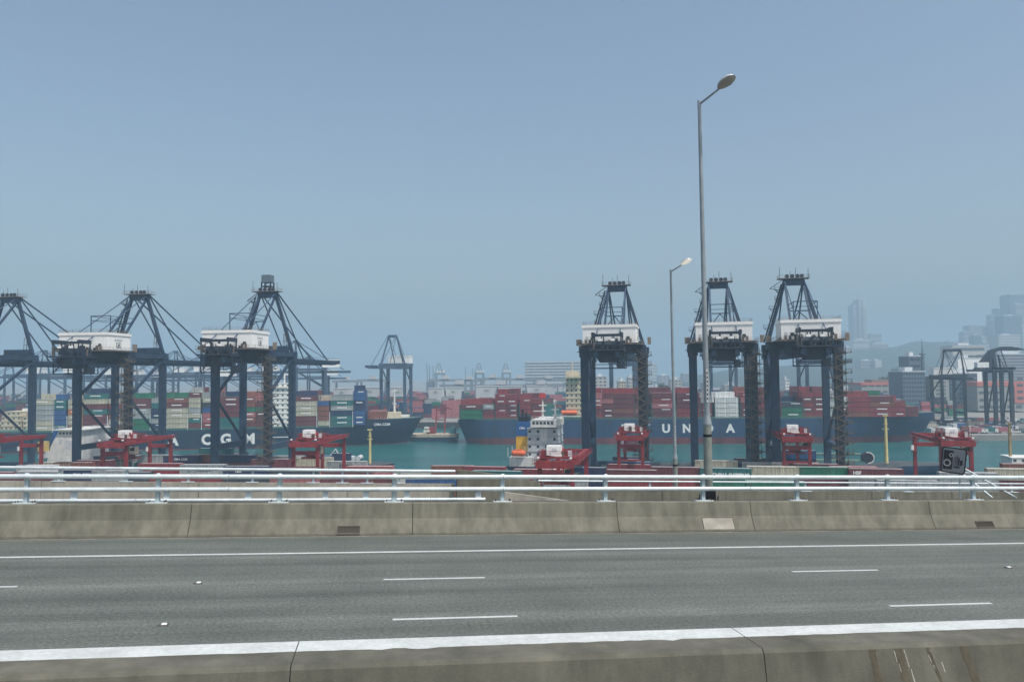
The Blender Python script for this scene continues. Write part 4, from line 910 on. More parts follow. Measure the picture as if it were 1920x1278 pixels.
bays = [(22 + i * 13.2, [40], t_, mixF) for i, t_ in enumerate((2, 2, 2, 3, 2, 2, 2))]
deck_stacks(s3, YF, pF, 'aboard the arch-bridged feeder ship', 'containers on the arch-bridged feeder ship', bays, None, .6, B_F, 5.3, rnd=random.Random(2))
for o in s3.children:
    if o.name.startswith('inboard'): o.location.y = -B_F / 2
def mastpole(sh_, x, z0, h, mat, r=.5):
    m = MB().tube((x, 0, z0), (x, 0, z0 + h), r, 10, r * .6)
    m.box((x, 0, z0 + h), (1.6, 1.2, .3)).box((x, 0, z0 + h * .72), (2.0, .4, .25)).box((x, 0, z0 + h * .82), (1.1, 1.1, .2)).box((x + .4, 0, z0 + h * .5), (.15, .6, h * .9))
    return m.build('foremast', mat, sh_)
mastpole(s3, lx(693, pF + fF * 10, YF, 0), 6.9, 12.2, YELLOWM, .48)
MB().box((112, 0, 8.4), (6, 10, 1.6)).tube((118, -2, 9), (118, 2, 9), .9, 10).bar((106, -3, 7.6), (110, -3, 12.5), .3).bar((110, -3, 12.5), (113, -3, 7.6), .3).build('windlass', SHIPG, s3)

# -- feeder with the blue and yellow funnel
YG = YAW_R; aG, fG = qdir(YG); B_G = 20.0
p0 = at(946, hor(946), 290); pG = Vector((p0.x, 0, 0)); pG.y = 268.6 - math.tan(R(12.2)) * (pG.x - 30) + 3.2; LG = 146
pG.x = (946 - 960) / F * pG.y
s4 = ship('feeder_ship', 'dark feeder ship with grey bridge house, blue and yellow funnel and yellow foremast', pG + fG * (B_G / 2), YG, LG, B_G, 6.4, 8.2, 1.0, HULL_N, DECKD)
decks(s4, 12.6, 0, 6.4, 10.4, 15, 5, 2.65, SHIPG, True); bw = MB().box((13.4, 0, 21.3), (9.0, 19.0, 2.4)).b2(9.2, 17.4, -9.6, 9.6, 22.5, 22.8).build('bridge', SHIPW, s4)
for k in range(6): MB().b2(9.6 + k * 1.3, 10.5 + k * 1.3, -9.56, -9.5, 21.2, 22.1).build('window', GLASS, bw)
MB().b2(12.3, 14.6, -7.72, -7.5, 15.0, 19.6).build('stair_casing', SHIPW, s4)
for (x, h_, wd) in ((12.0, 29.5, .5), (16.5, 28.0, .4)):
    m = MB().tube((x, -2, 22.8), (x, -2, h_), wd, 8, wd * .5).box((x, -2, h_ - 2), (2.6, .5, .4)).box((x, -2, h_ - 4), (1.8, 1.8, .3)); m.build('mast', SHIPW, s4)
MB().lathe([(.01, .9), (.6, .7), (.8, 0), (.6, -.7), (.01, -.9)], 10, (16.5, -2, 28.6)).build('radome', SHIPW, s4); MB().box((12.0, -2, 31.0), (2.2, 1.4, 1.5)).build('mast_box', M('mast_box_red', (.55, .06, .05), .5), s4); add(handrail([(9.4, -9.5, 22.8), (17.2, -9.5, 22.8), (17.2, 9.5, 22.8)], 1.1, .08), 'handrail', SHIPW, s4)
fn = MB().box((4.7, -1, 13.6), (4.6, 5.0, 6.0), 0, (1.0, 1.0)).build('funnel', FUN_Y, s4); MB().box((5.0, -1, 19.2), (5.0, 5.2, 5.2), 0, (.9, .95)).build('funnel_top', FUN_B, fn); MB().box((5.0, -1, 22.6), (3.6, 3.8, 1.7)).tube((4.4, -1, 23), (4.4, -1, 26), .42, 8).tube((5.8, -1.2, 23), (5.8, -1.2, 25), .3, 8).build('exhaust', BLACK, fn)
mk('lettering', text_mesh('CMA', 1.0, TXT_W, .03, .03), fn, (4.7, -3.66, 19.4))
MB().b2(1.0, 9.5, -8.8, 8.8, 6.4, 9.6).build('poop_house', SHIPW, s4)
lb = MB()
for k, (x0, x1, r) in enumerate(((2.0, 2.8, .6), (2.8, 6.2, 1.15), (6.2, 7.0, .6))): lb.tube((x0, -9.4, 11.1), (x1, -9.4, 11.1), r if k != 2 else 1.15, 10, 1.15 if k == 0 else (r if k == 1 else .5))
lb.box((4.5, -9.4, 12.1), (2.6, 1.3, .7)); lb.build('lifeboat', ORANGE, s4); MB().bar((2.2, -8.6, 9.6), (2.2, -9.6, 13.4), .25).bar((6.8, -8.6, 9.6), (6.8, -9.6, 13.4), .25).tube((.6, -9, 9.6), (.6, -9, 13), .1, 6).build('davits', SHIPW, s4)
bays = [(24 + i * 13.4, [40], t_, ['blue', 'navy', 'blue', 'dark']) for i, t_ in ((1, 1), (4, 1), (5, 2))]
deck_stacks(s4, YG, pG, 'aboard the feeder ship with the yellow funnel', 'containers on the yellow-funnel feeder ship', bays, None, .6, B_G, 7.6, rnd=random.Random(4))
for o in s4.children:
    if o.name.startswith('inboard'): o.location.y = -B_G / 2
mastpole(s4, lx(1657, pG + fG * 10, YG, 0), 8.2, 15.6, YELLOWM, .62)
xw = lx(1627, pG, YG, 0); m = MB(); m.tube((xw, -7, 10.6), (xw + .01, -4.5, 10.6), 1.75, 20); m.build('hawser_reel', CRANE_D, s4)
m = MB()
for k in range(-5, 6):
    a0, a1 = math.pi * 2 * k / 20, math.pi * 2 * (k + 1) / 20; m.bar((xw + 1.75 * math.cos(a0), -7.1, 10.6 + 1.75 * math.sin(a0)), (xw + 1.75 * math.cos(a1), -7.1, 10.6 + 1.75 * math.sin(a1)), .22, .3)
m.build('reel_lit_rim', SHIPW, s4); MB().tube((xw - 16, -5.8, 11.6), (xw - 2, -5.8, 11.6), .35, 8).tube((xw - 16, -5.8, 9.6), (xw - 2, -5.8, 9.6), .35, 8).box((xw - 8, -5.8, 9.4), (18, 1.5, .4)).build('deck_gear', M('gear_green', (.14, .22, .18), .6), s4)  # white half ring shapes only the sunlit side of the reel's rim

# -- a vessel whose foremast shows at the quay's end, and a cream ship far off by the stern of the dark blue one
p5 = at(1880, hor(1880), 225); p5.z = 0; p5.y = 268.6 - math.tan(R(12.2)) * (p5.x - 30) + 3.5; p5.x = (1886 - 960) / F * p5.y
s5 = ship('coaster', 'small coaster with a rust-brown foremast behind the cream yard containers', p5 + fG * 7, YG, 62, 14, 4.0, 5.4, .8, HULL_N, SHIPG)
mastpole(s5, 2.6, 4.0, 17.5, M('mast_rust', (.33, .25, .12), .7), .5); decks(s5, 6, 0, 4.0, 9, 9, 3, 2.3, SHIPW); MB().box((1.5, -3, 5.2), (4.5, 2, 2)).build('winch', SHIPG, s5)
p6 = atz(-60, 842, WZ); p6.z = 0
s6 = ship('tanker', 'cream ship with blocky bridge house moored behind the arch-bridged feeder', p6 + fC * 9, YC, 78, 20, 7, 8, 1.2, HULL_K, SHIPG)
decks(s6, 22, 0, 7, 12, 17, 5, 2.7, BEIGE, True, .06); decks(s6, 33, 0, 7, 9, 17, 4, 2.6, M('ship_cream', (.62, .58, .44), .6)); MB().tube((28, 0, 20), (28, 0, 27), .4, 8).box((28, 0, 24), (4, .4, .3)).box((26, 0, 21), (3, 3, 2)).build('mast', SHIPW, s6); MB().tube((14, 0, 8), (14, 0, 24), .5, 8, .3).build('derrick', CMAT['maroon'], s6)

# -- derrick barge between the two big ships
p7 = atz(769, 828, WZ); p7.z = 0
s7 = thing('derrick_barge', 'tan deck barge with red A-frame derrick between the two big ships', 'barge', (p7.x, p7.y + 7, WZ), YH)
MB().ext([(0, -7, 1.0), (2.5, -7, -1), (25, -7, -1), (27, -7, 1.0), (27, -7, 2.6), (0, -7, 2.6)], (0, 14, 0)).build('hull', HULL_K, s7); MB().b2(-.3, 27.3, -7.2, 7.2, 2.6, 4.2).build('deck', M('barge_deck', (.42, .36, .27), .8, var=.3), s7)
dr = MB()
for x in (14.2, 19.6): dr.bar((x, 0, 4.2), (x + .4, 3, 20.5), .8)
dr.bar((14.4, 2.6, 18), (19.8, 2.6, 18), .7).bar((14.4, 2.0, 12), (19.8, 2.0, 12), .5).bar((17, 2.5, 20), (24, 1.0, 18.5), .5); dr.build('derrick', CMAT['red'], s7)
MB().box((11.5, 0, 6.2), (4.0, 4, 3.8)).build('winch_house', CMAT['red'], s7); MB().box((9.6, -3, 6.0), (3.2, 2.6, 1.2)).box((9.6, -3, 7.8), (2.6, 2.2, 1.0)).build('deck_cabin', SHIPW, s7); MB().box((24.4, 1, 6), (3.4, 5, 3.4)).build('tank', CMAT['teal'], s7)

# ------------------------------------------------------------------ far quay: more cranes, boxes, sheds
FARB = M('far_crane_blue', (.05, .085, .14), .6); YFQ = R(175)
fg = 'quay cranes on the far side of the channel'
def fc(px, D, yaw, label, **k): 
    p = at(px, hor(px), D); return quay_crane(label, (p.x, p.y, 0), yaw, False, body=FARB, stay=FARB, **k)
fc(749, 600, YFQ, 'hazy blue quay crane over the gap between the two big ships', group=fg, boom_len=58)
for px, D, lab in ((1167, 598, 'hazy crane seen through the legs of the crane beside the yellow-funnel ship'), (1347, 585, 'hazy crane seen through the legs of the crane behind the tall lamp'), (1521, 560, 'hazy crane seen through the legs of the crane by the yellow mast')): fc(px, D, YFQ, lab, group=fg, boom_len=50)
for px, D, lab in ((608, 560, 'hazy crane behind the boom of the box-topped crane'),): fc(px, D, R(110), lab, group=fg, sc_=.93, boom_len=45)
fg2 = 'distant row of cranes with booms in line behind the dark blue ship'
for i, (px, D) in enumerate(((205, 690), (290, 700), (372, 690), (455, 705), (540, 720), (130, 640), (250, 800), (420, 620), (330, 780), (500, 640), (615, 700), (60, 700))): fc(px, D, R(97), 'distant crane in the in-line row behind the dark blue ship', group=fg2, sc_=(.86, .80, .9)[i % 3], boom_len=52)
GREYC = M('far_crane_grey', (.14, .18, .21), .7); TWG = M('gantry_pale', (.24, .28, .31), .7); SHEDW = M('shed_white', (.55, .57, .57), .7, var=.15, scale=.1, streak=.15)
for i, px in enumerate((826, 900, 950)):
    p = at(px, hor(px), 1500 + 40 * i); quay_crane('pale far-off crane beyond the terminal with a white machine house', (p.x, p.y, 0), YFQ, False, .86, body=GREYC, stay=GREYC, boom_len=40, group='pale far-off cranes')
for i, px in enumerate((802, 806, 812, 872, 884)):
    p = at(px, hor(px), 1500); m = MB().bar((0, 0, 0), (-2 + i, 0, 56 - i * 3), 2.2, 2.2, w2=1.2, h2=1.2).b2(-3, 3, -3, 3, 0, 20); tag(m.build('derrick_boom', GREYC, None, (p.x, p.y, 0)), 'raised pale boom standing among the pale far-off cranes', 'boom', 'raised far-off booms')
# boxes massed on the far quay
keys = list(CCOL); m = MB(); rnd = random.Random(21)
pal = ['maroon', 'red', 'navy', 'pink', 'dark', 'rust', 'maroon', 'blue', 'grey', 'teal', 'green', 'navy', 'pink']
for r in range(26):
    Y = 600 + r * 17; x = -760
    while x < 330:
        Ln = rnd.choice((12.2, 12.2, 6.1)); h = rnd.choice((0, 1, 3, 4, 4, 5, 5))
        c = rnd.choice(pal)
        for k in range(h):
            if rnd.random() > .5: c = rnd.choice(pal)
            m.b2(x, x + Ln, Y - .0875 * x, Y - .0875 * x + 2.4, k * 2.6, k * 2.6 + 2.57, keys.index(c))
        x += Ln + rnd.choice((.3, .3, .4, 9))
tag(m.build('far_container_stacks', [CMAT[k] for k in keys]), 'mass of stacked containers across the far terminal', 'containers', kind='stuff')
m = MB()
for a, c in (((-60, 567), (-420, 600)), ((150, 548), (-60, 567)), ((232, 541), (150, 548))):
    m.bar((c[0], c[1] - .3, -2), (a[0], a[1] - .3, -2), .5, 3.4)
tag(m.build('far_quay_wall', M('quay_wall_dark', (.05, .055, .055), .9)), kind='structure')
# rail gantries of the far yard: white top beams on slim legs
for i, (px, wpx, D, zt) in enumerate(((836, 50, 980, 28), (880, 44, 1000, 27), (925, 46, 990, 29), (975, 52, 980, 28), (1030, 50, 1000, 27), (700, 46, 960, 29), (650, 40, 980, 28), (862, 60, 860, 23), (940, 64, 870, 22), (1015, 60, 860, 22))):
    p = at(px, hor(px), D); wd = wpx * D / F; o = thing('rail_gantry', 'pale rail gantry spanning the far container rows', 'crane', (p.x, p.y, 0), R(-5), 'pale rail gantries of the far yard')
    MB().b2(-wd / 2 - 5, wd / 2 + 5, -1.2, 1.2, zt - 3.0, zt).build('top_beam', TWG, o); MB().b2(-wd * .15, wd * .12, -2, 2, zt + .05, zt + 4.4).build('machine_house', SHEDW, o)
    for x in (-wd / 2, wd / 2):
        for y in (-5, 5): MB().bar((x, y, 0), (x, y * .3, zt - 3.0), 1.3).build('leg', GREYC, o)
        MB().b2(x - .6, x + .6, -6, 6, .3, 1.4).build('sill_beam', GREYC, o)
# white sheds along the far terminal
for i, (px, wpx, D, z0, z1) in enumerate(((692, 40, 800, 14, 21), (745, 28, 780, 15, 21), (816, 26, 790, 13, 20), (849, 26, 800, 13, 20), (912, 40, 800, 13, 21), (955, 44, 795, 13, 21), (1006, 36, 800, 13, 21), (640, 30, 760, 16, 21), (1040, 28, 900, 14, 22))):
    p = at(px, hor(px), D); wd = wpx * D / F; o = thing('white_shed', 'white flat-topped shed rising over the far container stacks', 'shed', (p.x, p.y, 0), R(-5), 'white sheds on the far terminal')
    MB().b2(-wd / 2, wd / 2, 0, 12, 0, z1).build('wall', SHEDW, o); MB().b2(-wd / 2 - .4, wd / 2 + .4, -.4, 12.4, z1, z1 + .6).build('roof', SHIPG, o); MB().b2(-wd / 2 + 1, wd / 2 - 1, -.12, -.02, z1 - 8.5, z1 - 8.1).build('seam', SHIPG, o); MB().b2(-wd * .12, wd * .12, -.15, -.03, z1 - 5, z1 - 2.6).build('emblem', CMAT['grey'], o)

# ------------------------------------------------------------------ city and far buildings
def tower(name, label, px0, px1, ytop, D, mat, depth=20, floors=0, bays_=0, group=None, win=None, ybase=None, slab=None, crown=True, yaw=0):
    D = D * FARK if D > 1040 else D; depth = depth * FARK if D > 1700 else depth
    pxc = (px0 + px1) / 2; p = at(pxc, ytop, D); wd = (px1 - px0) * D / F; zb = 0
    o = thing(name, label, 'building', (p.x, p.y, zb), yaw, group); H = p.z
    MB().b2(-wd / 2, wd / 2, 0, depth, 0, H).build('wall', mat, o)
    if crown: MB().b2(-wd / 2 - .3, wd / 2 + .3, -.3, depth + .3, H, H + .8).b2(-wd * .2, wd * .15, depth * .3, depth * .7, H + .8, H + 4).build('roof', SHIPG, o)
    if floors:
        zl = H * .0 if ybase is None else max(0, at(pxc, ybase, D).z)
        for f_ in range(floors):
            z = zl + (H - zl) * (f_ + .35) / floors; dz = (H - zl) / floors * .38
            if bays_ == 0: MB().b2(-wd / 2 + .6, wd / 2 - .6, -.25, -.02, z, z + dz).build('window_band', win or GLASS, o)
            else:
                wb_ = MB().b2(-wd / bays_ * .3, wd / bays_ * .3, -.2, -.02, 0, dz).mesh('window', win or GLASS)
                for k in range(bays_): mk('window', wb_, o, (-wd / 2 + wd * (k + .5) / bays_, 0, z))
    return o
TW1 = M('tower_mauve', (.30, .29, .32), .8); TW2 = M('tower_pale', (.48, .48, .45), .8); TW3 = M('tower_blue', (.10, .14, .18), .5); SALM = M('salmon_wall', (.50, .17, .14), .8, streak=.1); GREYW = M('grey_wall', (.30, .31, .30), .8, streak=.1); WINF = M('far_window', (.09, .11, .12), .4)
D1 = 1700 * FARK
# twin residential tower: stepped vertical bays
p = at(1614, 640, D1); o = thing('residential_tower', 'tall mauve residential tower of stepped vertical bays on the hillside', 'building', (p.x, p.y, 0))
for i, (x0, x1, yt) in enumerate(((1601, 1606, 571), (1606, 1611, 567), (1611, 1615, 561), (1615, 1620, 566), (1620, 1624, 563), (1624, 1628, 572))):
    a = at(x0, 640, D1).x - p.x; c = at(x1, 640, D1).x - p.x; H = at(1614, yt, D1).z
    MB().b2(a + .3, c - .3, (i % 2) * 5, 44, 40, H).build('bay', TW1 if i < 3 else TW2, o)
    for k in range(18): MB().b2(a + 2, c - 2, (i % 2) * 5 - .4, (i % 2) * 5 - .02, 140 + k * 7, 143.4 + k * 7).build('window_band', WINF, o)
MB().tube((at(1612, 600, D1).x - p.x, 12, 290), (at(1612, 600, D1).x - p.x, 12, 318), 1.5, 6).build('aerial', TW1, o)
tower('hillside_block', 'white terraced block below the tall mauve tower', 1600, 1632, 636, 1640, TW2, 24, 6, 9, win=WINF)
tower('hillside_block', 'low white hillside block with bright bays right of the terraced one', 1637, 1666, 643, 1600, TW2, 18, 6, 7, win=WINF)
tower('hillside_block', 'slim pale block on the hillside beside the nearest crane house', 1583, 1600, 620, 1750, TW1, 18, 10, 4, win=WINF)
tower('hillside_block', 'plain mauve block behind the terraced white one', 1632, 1653, 625, 1780, TW1, 18, 8, 0, win=WINF)
tower('office_block', 'grey block with a pale blank end wall on the hillside', 1614, 1641, 676, 1250, TW1, 20, 7, 0, win=WINF, ybase=715); tower('office_block_end', 'pale blank stair tower at the end of the grey hillside block', 1641, 1653, 675, 1240, TW2, 20)
o = tower('salmon_warehouse', 'salmon and grey low warehouse behind the ship with the red waterline', 1615, 1691, 717, 760, GREYW, 30, 3, 6, win=WINF, ybase=752, crown=False)
wd = 76 * 760 / F; H = at(1653, 717, 760).z; MB().b2(-wd / 2 - .3, wd / 2 + .3, -.5, 30.3, H - 2.4, H + .2).build('red_band', SALM, o); MB().b2(wd / 2 - 3, wd / 2 + .2, -.5, 0, 0, H - 2.4).build('red_pier', SALM, o); MB().b2(-wd / 2 + 12, wd / 2 - 8, 4, 20, H + .2, H + 3).build('roof_plant', PLATF, o)
tower('dark_tower', 'dark blue glass block standing beside the salmon warehouse', 1692, 1734, 697, 640, TW3, 24, 9, 8, win=M('dark_pane', (.04, .06, .08), .25)); tower('dark_tower', 'taller dark slab rising behind the dark blue glass block', 1704, 1726, 668, 680, TW3, 18, 8, 0, win=MATS['dark_pane'])
o = thing('spire', 'thin dark spire behind the dark glass blocks', 'spire', at(1731, 720, 700) - Vector((0, 0, at(1731, 720, 700).z))); H = at(1731, 634, 700).z; MB().tube((0, 0, 0), (0, 0, H - 14), 2.2, 8, 1.6).tube((0, 0, H - 14), (0, 0, H), .7, 8, .1).build('shaft', TW3, o); MB().box((0, 0, H - 14), (4, 4, 1)).build('collar', TW3, o)
tower('grey_mill', 'plain grey block with a column of small windows behind the wide-topped crane', 1748, 1779, 706, 640, GREYW, 20, 9, 1, win=WINF); tower('slate_block', 'slate blue block between the two dark cranes', 1782, 1832, 700, 660, TW3, 20, 8, 10, win=MATS['dark_pane'])
o = tower('salmon_building', 'salmon and grey industrial building with window rows behind the folded crane', 1832, 1935, 716, 640, GREYW, 30, 4, 6, win=WINF, ybase=775, crown=False)
wd = 103 * 640 / F; H = at(1883, 716, 640).z; MB().b2(-wd / 2 - .2, wd / 2 + .2, -.5, 30.2, H - 3.2, H + .3).build('red_band', SALM, o); MB().b2(wd * .17, wd * .42, -.5, -.26, 6, H - 3.2).build('red_wall', SALM, o)
for k in range(4): MB().b2(wd * .22, wd * .32, -.75, -.5, 9 + k * 5.2, 11 + k * 5.2).build('window', WINF, o)
tower('office_slab', 'wide office slab with long window bands behind the salmon building', 1862, 1950, 664, 900, TW1, 30, 9, 0, win=WINF, ybase=716); tower('grid_tower', 'pale gridded tower block above the office slab', 1872, 1913, 628, 1150, TW2, 24, 14, 9, win=WINF, ybase=700)
tower('housing_tower', 'grey housing tower with a flat top on the far shore', 1817, 1841, 610, 1500, TW1, 22, 20, 5, win=WINF, ybase=690); tower('housing_tower', 'slim grey housing tower beside the dark glass high-rise', 1862, 1880, 600, 1500, TW1, 22, 20, 4, win=WINF, ybase=690)
tower('glass_highrise', 'dark blue high-rise stepping up behind the gridded tower', 1880, 1916, 592, 1350, TW3, 24, 22, 0, win=WINF, ybase=690); tower('glass_highrise', 'tallest blue high-rise with a pale crown', 1892, 1925, 552, 1500, TW3, 30, 26, 0, win=WINF, ybase=690)
tower('long_shed', 'long pale shed under the gantry crown of the folded crane', 1786, 1846, 648, 1000, TW2, 30, 3, 0, win=WINF, ybase=690); tower('white_hall', 'white hall between the two dark cranes', 1796, 1840, 672, 820, WHITE, 30)
for i, (x0, x1, yt, D, mt) in enumerate(((1741, 1752, 668, 1500, TW1), (1754, 1768, 676, 1400, TW2), (1770, 1784, 664, 1550, TW1), (1788, 1800, 656, 1600, TW1), (1801, 1816, 640, 1600, TW2), (1842, 1851, 632, 1450, TW2), (1851, 1861, 618, 1550, TW1), (1847, 1872, 648, 1250, TW2), (1668, 1680, 668, 1500, TW2), (1682, 1694, 662, 1600, TW1), (1700, 1712, 656, 1620, TW2), (1714, 1726, 660, 1600, TW1), (1744, 1758, 652, 1450, TW1), (1762, 1776, 646, 1480, TW3), (1778, 1790, 640, 1500, TW1), (1806, 1818, 622, 1500, TW1), (1826, 1838, 628, 1400, TW3), (1843, 1856, 612, 1520, TW1), (1858, 1866, 590, 1560, TW1), (1868, 1882, 578, 1560, TW3), (1904, 1922, 570, 1480, TW1), (1838, 1850, 650, 1300, TW1), (1912, 1930, 610, 1400, TW2), (1584, 1598, 650, 1500, TW2), (1657, 1668, 652, 1600, TW2), (1730, 1741, 662, 1580, TW2))):
    tower('housing_block', ('hazy %s housing block among the hillside towers of the far shore' % ('grey', 'pale')[mt is TW2]), x0, x1, yt, D, mt, 16, 9, 3, 'hillside towers of the far shore', WINF, ybase=700)
# multi-storey car park: floor slabs on columns
D2 = 1900; p = at(1037, 700, D2); o = thing('car_park', 'hazy multi-storey car park of open floor slabs', 'building', (p.x, p.y, 0)); wd = 106 * D2 / F
for k in range(8):
    z = at(1037, 677 + k * 5.4, D2).z; MB().b2(-wd / 2, wd / 2, -3, 40, z - 3.4, z).build('floor_slab', TW2, o)
MB().b2(-wd / 2 + 1, wd / 2 - 1, 6, 34, 0, at(1037, 678, D2).z - 1.5).build('core', TW3, o)
for k in range(9): x = -wd / 2 + wd * (k + .5) / 9; MB().b2(x - .5, x + .5, .5, 1.5, 0, at(1037, 679, D2).z).build('column', TW1, o)
for i, (x0, x1, yt, D, mt) in enumerate(((1204, 1216, 675, 1400, TW2), (1218, 1232, 682, 1350, TW2), (1236, 1256, 704, 1100, TW1), (1258, 1278, 712, 1000, TW2), (1406, 1424, 690, 1300, TW2), (1114, 1138, 706, 1000, TW2), (1280, 1292, 700, 1200, TW1), (1160, 1174, 715, 900, BEIGE), (1178, 1188, 708, 950, TW2), (1472, 1480, 712, 850, WHITE), (1320, 1336, 718, 900, TW2), (1360, 1386, 722, 880, TW2), (1555, 1572, 700, 1300, TW1), (1226, 1240, 728, 800, WHITE))):
    tower('distant_block', ('hazy %s block glimpsed between the near cranes over the red-boxed ship' % ('pale', 'cream', 'grey')[i % 3]), x0, x1, yt, D, mt, 16, 6, 3, 'hazy blocks between the near cranes', WINF, ybase=745)

# dark cranes on the cargo quay
DARKC = M('dark_crane_steel', (.030, .042, .06), .65)
p = at(1767, hor(1767), 505); quay_crane('dark quay crane with a wide flat-topped frame on the cargo quay', (p.x, p.y, -1.8), R(172), False, .76, 6.4, 26, DARKC, DARKC, WHITE)
p = at(1862, hor(1862), 480); o = thing('folded_crane', 'dark cargo crane with its boom folded over the top like a gooseneck', 'crane', (p.x, p.y, -1.8), R(172))
for x in (-4.5, 4.5):
    for y in (0, 12): MB().box((x, y, 17), (1.9, 1.8, 34)).build('leg', DARKC, o)
    MB().bar((x, 0, 5), (x, 12, 32), .6).build('brace', DARKC, o); MB().bar((x, 0, 34.5), (x * .4, 3, 44), .8).build('frame_leg', DARKC, o)
MB().b2(-5.6, 5.6, -.8, .8, 33.2, 34.8).b2(-5.6, 5.6, 11.2, 12.8, 33.2, 34.8).build('portal_beam', DARKC, o); MB().b2(1.6, 2.8, -3, 22, 34.9, 36.6).b2(-2.8, -1.6, -3, 22, 34.9, 36.6).build('girder', DARKC, o)
MB().b2(5.6, 17, 4, 8, 34.0, 35.4).build('side_beam', DARKC, o)
mt_ = MB()
for x0, x1 in ((5.4, 3.4), (1.6, 2.4), (9.5, 3.6), (12.5, 3.8)):
    for y in (3.6, 7.4): mt_.bar((x0, y, 35.0), (x1, y * .6 + 2, 46.5), .9 if x0 > 6 else 1.5)
for z in (38, 40.5, 43): mt_.b2(2.0, 4.6, 3.4, 7.6, z - .2, z + .2)
mt_.build('mast', DARKC, o); MB().bar((-2.5, 5, 46.8), (-5.6, 5, 36.5), .45).bar((1, 5, 46.8), (-5.4, 5, 34.5), .3).build('stays', DARKC, o)
MB().ext([(4.6, 4, 44.6), (3.2, 4, 47.2), (-1, 4, 48.4), (-11, 4, 48.2), (-14.5, 4, 47.2), (-11, 4, 46.3), (-1, 4, 46.5), (2.0, 4, 45.2)], (0, 3, 0)).build('folded_boom', DARKC, o)
MB().b2(-10, -2, 4, 4.3, 48.4, 48.9).b2(-16, -13, 4.6, 6.2, 46.6, 47.0).build('boom_walkway', DARKC, o); MB().box((9, 6, 38), (6.5, 4.5, 3.2)).build('machine_house', WHITE, o)
# lorries and boxes parked over the cargo quay
VC = ['white', 'grey', 'dark', 'navy', 'cream', 'teal', 'pink', 'blue', 'rust']
def lorry_mesh(c, kind):
    m = MB()
    if kind == 0:
        m.box((-.4, 0, 2.1), (6.4, 2.3, 2.5), 0).box((3.9, 0, 1.6), (1.8, 2.2, 2.1), 1, (.8, .95)).box((4.5, 0, 2.0), (.7, 1.9, .6), 2)
        for x in (-2.6, -1.4, 3.8):
            for y in (-1.05, 1.05): m.tube((x, y - .15, .5), (x, y + .15, .5), .5, 10, m=2)
    else:
        m.box((0, 0, .85), (4.6, 1.8, .8), 0).box((-.3, 0, 1.5), (2.9, 1.6, .6), 1, (.75, .85))
        for x in (-1.4, 1.4):
            for y in (-.85, .85): m.tube((x, y - .12, .34), (x, y + .12, .34), .34, 10, m=2)
    return m.mesh('vehicle_body', [CMAT[c], CMAT['white' if kind == 0 else 'dark'], BLACK])
VM = {(c, k): lorry_mesh(c, k) for c in VC for k in (0, 1)}; rnd = random.Random(9)
for r in range(9):
    for i in range(15):
        if rnd.random() < .22: continue
        px = 1742 + i * 13 + rnd.uniform(-4, 4); Y = 438 + r * 11; k = 0 if rnd.random() < .55 else 1; c = rnd.choice(VC); p = at(px, hor(px), Y)
        if r in (4, 5, 6) and (abs(px - 1767) < 26 or abs(px - 1862) < 22): continue
        o = mk('parked_lorry' if k == 0 else 'parked_car', VM[c, k], None, (p.x, p.y, -1.78), R(rnd.choice((-5, 175, 85, -8))))
        tag(o, '%s %s parked on the cargo quay below the dark cranes' % (SPOKEN[c], 'box lorry' if k == 0 else 'car'), 'lorry' if k == 0 else 'car', 'vehicles parked on the cargo quay')
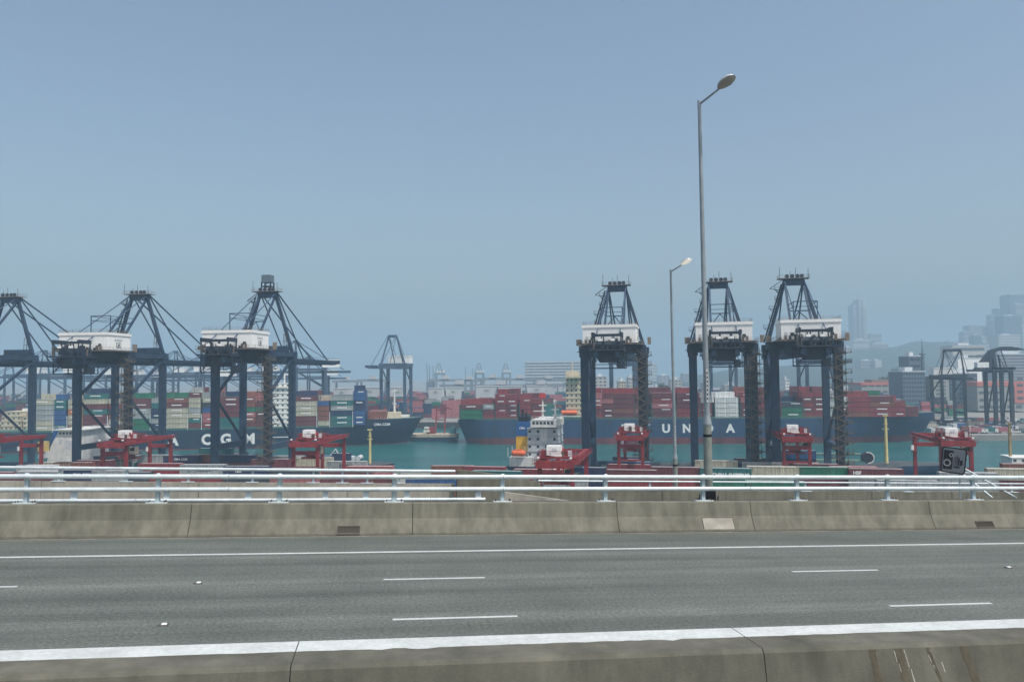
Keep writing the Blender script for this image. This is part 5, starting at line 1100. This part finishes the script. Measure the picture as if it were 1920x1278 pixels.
for k in range(4):
    p = at((1757, 1776, 1815, 1895)[k], hor(1800), 431 + k % 2); o = thing('quay_lamp', 'short white lamp on the edge of the cargo quay', 'lamp', (p.x, p.y, -1.8), 0, 'lamps on the cargo quay edge'); MB().tube((0, 0, 0), (0, 0, 4.5), .14, 6).build('pole', WHITE, o); MB().box((0, 0, 4.6), (1.6, .3, .25)).build('lamp_head', WHITE, o)
# trees at the foot of the hillside
TREE = M('far_foliage', (.05, .085, .045), .9, var=.5, scale=.3); BARK = M('bark', (.09, .07, .05), .9)
for i, (px, py, D, s) in enumerate(((1655, 708, 790, 1.0), (1664, 709, 795, .8), (1678, 690, 1100, 1.3), (1690, 692, 1120, 1.1), (1672, 700, 950, 1.2), (1240, 720, 800, 1.0), (1250, 724, 790, .8))):
    p = at(px, py, D); o = thing('tree', 'dark green tree showing over the sheds at the foot of the hillside', 'tree', (p.x, p.y, 0), 0, 'trees at the foot of the hillside'); H = p.z
    MB().tube((0, 0, 0), (0, 0, H - 3), .5, 7, .25).bar((0, 0, H - 6), (2, 1, H - 2), .2).bar((0, 0, H - 5), (-2, -.5, H - 1.5), .2).build('trunk', BARK, o)
    rr = random.Random(i); m = MB()
    for k in range(420):
        d = Vector((rr.gauss(0, 1), rr.gauss(0, 1), rr.gauss(0, .8))).normalized() * (4.2 * s * rr.random() ** .4); c = Vector((0, 0, H - 2.5 * s)) + d
        a = Vector((rr.uniform(-1, 1), rr.uniform(-1, 1), rr.uniform(-1, 1))).normalized() * .55; b_ = a.cross(Vector((rr.uniform(-1, 1), rr.uniform(-1, 1), 1))).normalized() * .4
        m.add([c - a, c + b_, c + a, c - b_], [(0, 1, 2, 3)])
    m.build('crown', TREE, o)

# ------------------------------------------------------------------ the haze over the harbour
hz = bpy.data.materials.new('haze_air'); hz.use_nodes = True
N, L = hz.node_tree.nodes, hz.node_tree.links
for n in list(N): N.remove(n)
vo = N.new('ShaderNodeVolumePrincipled'); vo.inputs['Color'].default_value = (.44, .63, .775, 1); vo.inputs['Density'].default_value = .00044; vo.inputs['Anisotropy'].default_value = .0
ou = N.new('ShaderNodeOutputMaterial'); L.new(vo.outputs[0], ou.inputs['Volume'])
o = MB().b2(-6050, 6050, -450, 9050, -8.5, 360).build('haze', hz); tag(o, kind='stuff')
print('containers', NCONT[0], 'objects', len(bpy.data.objects))
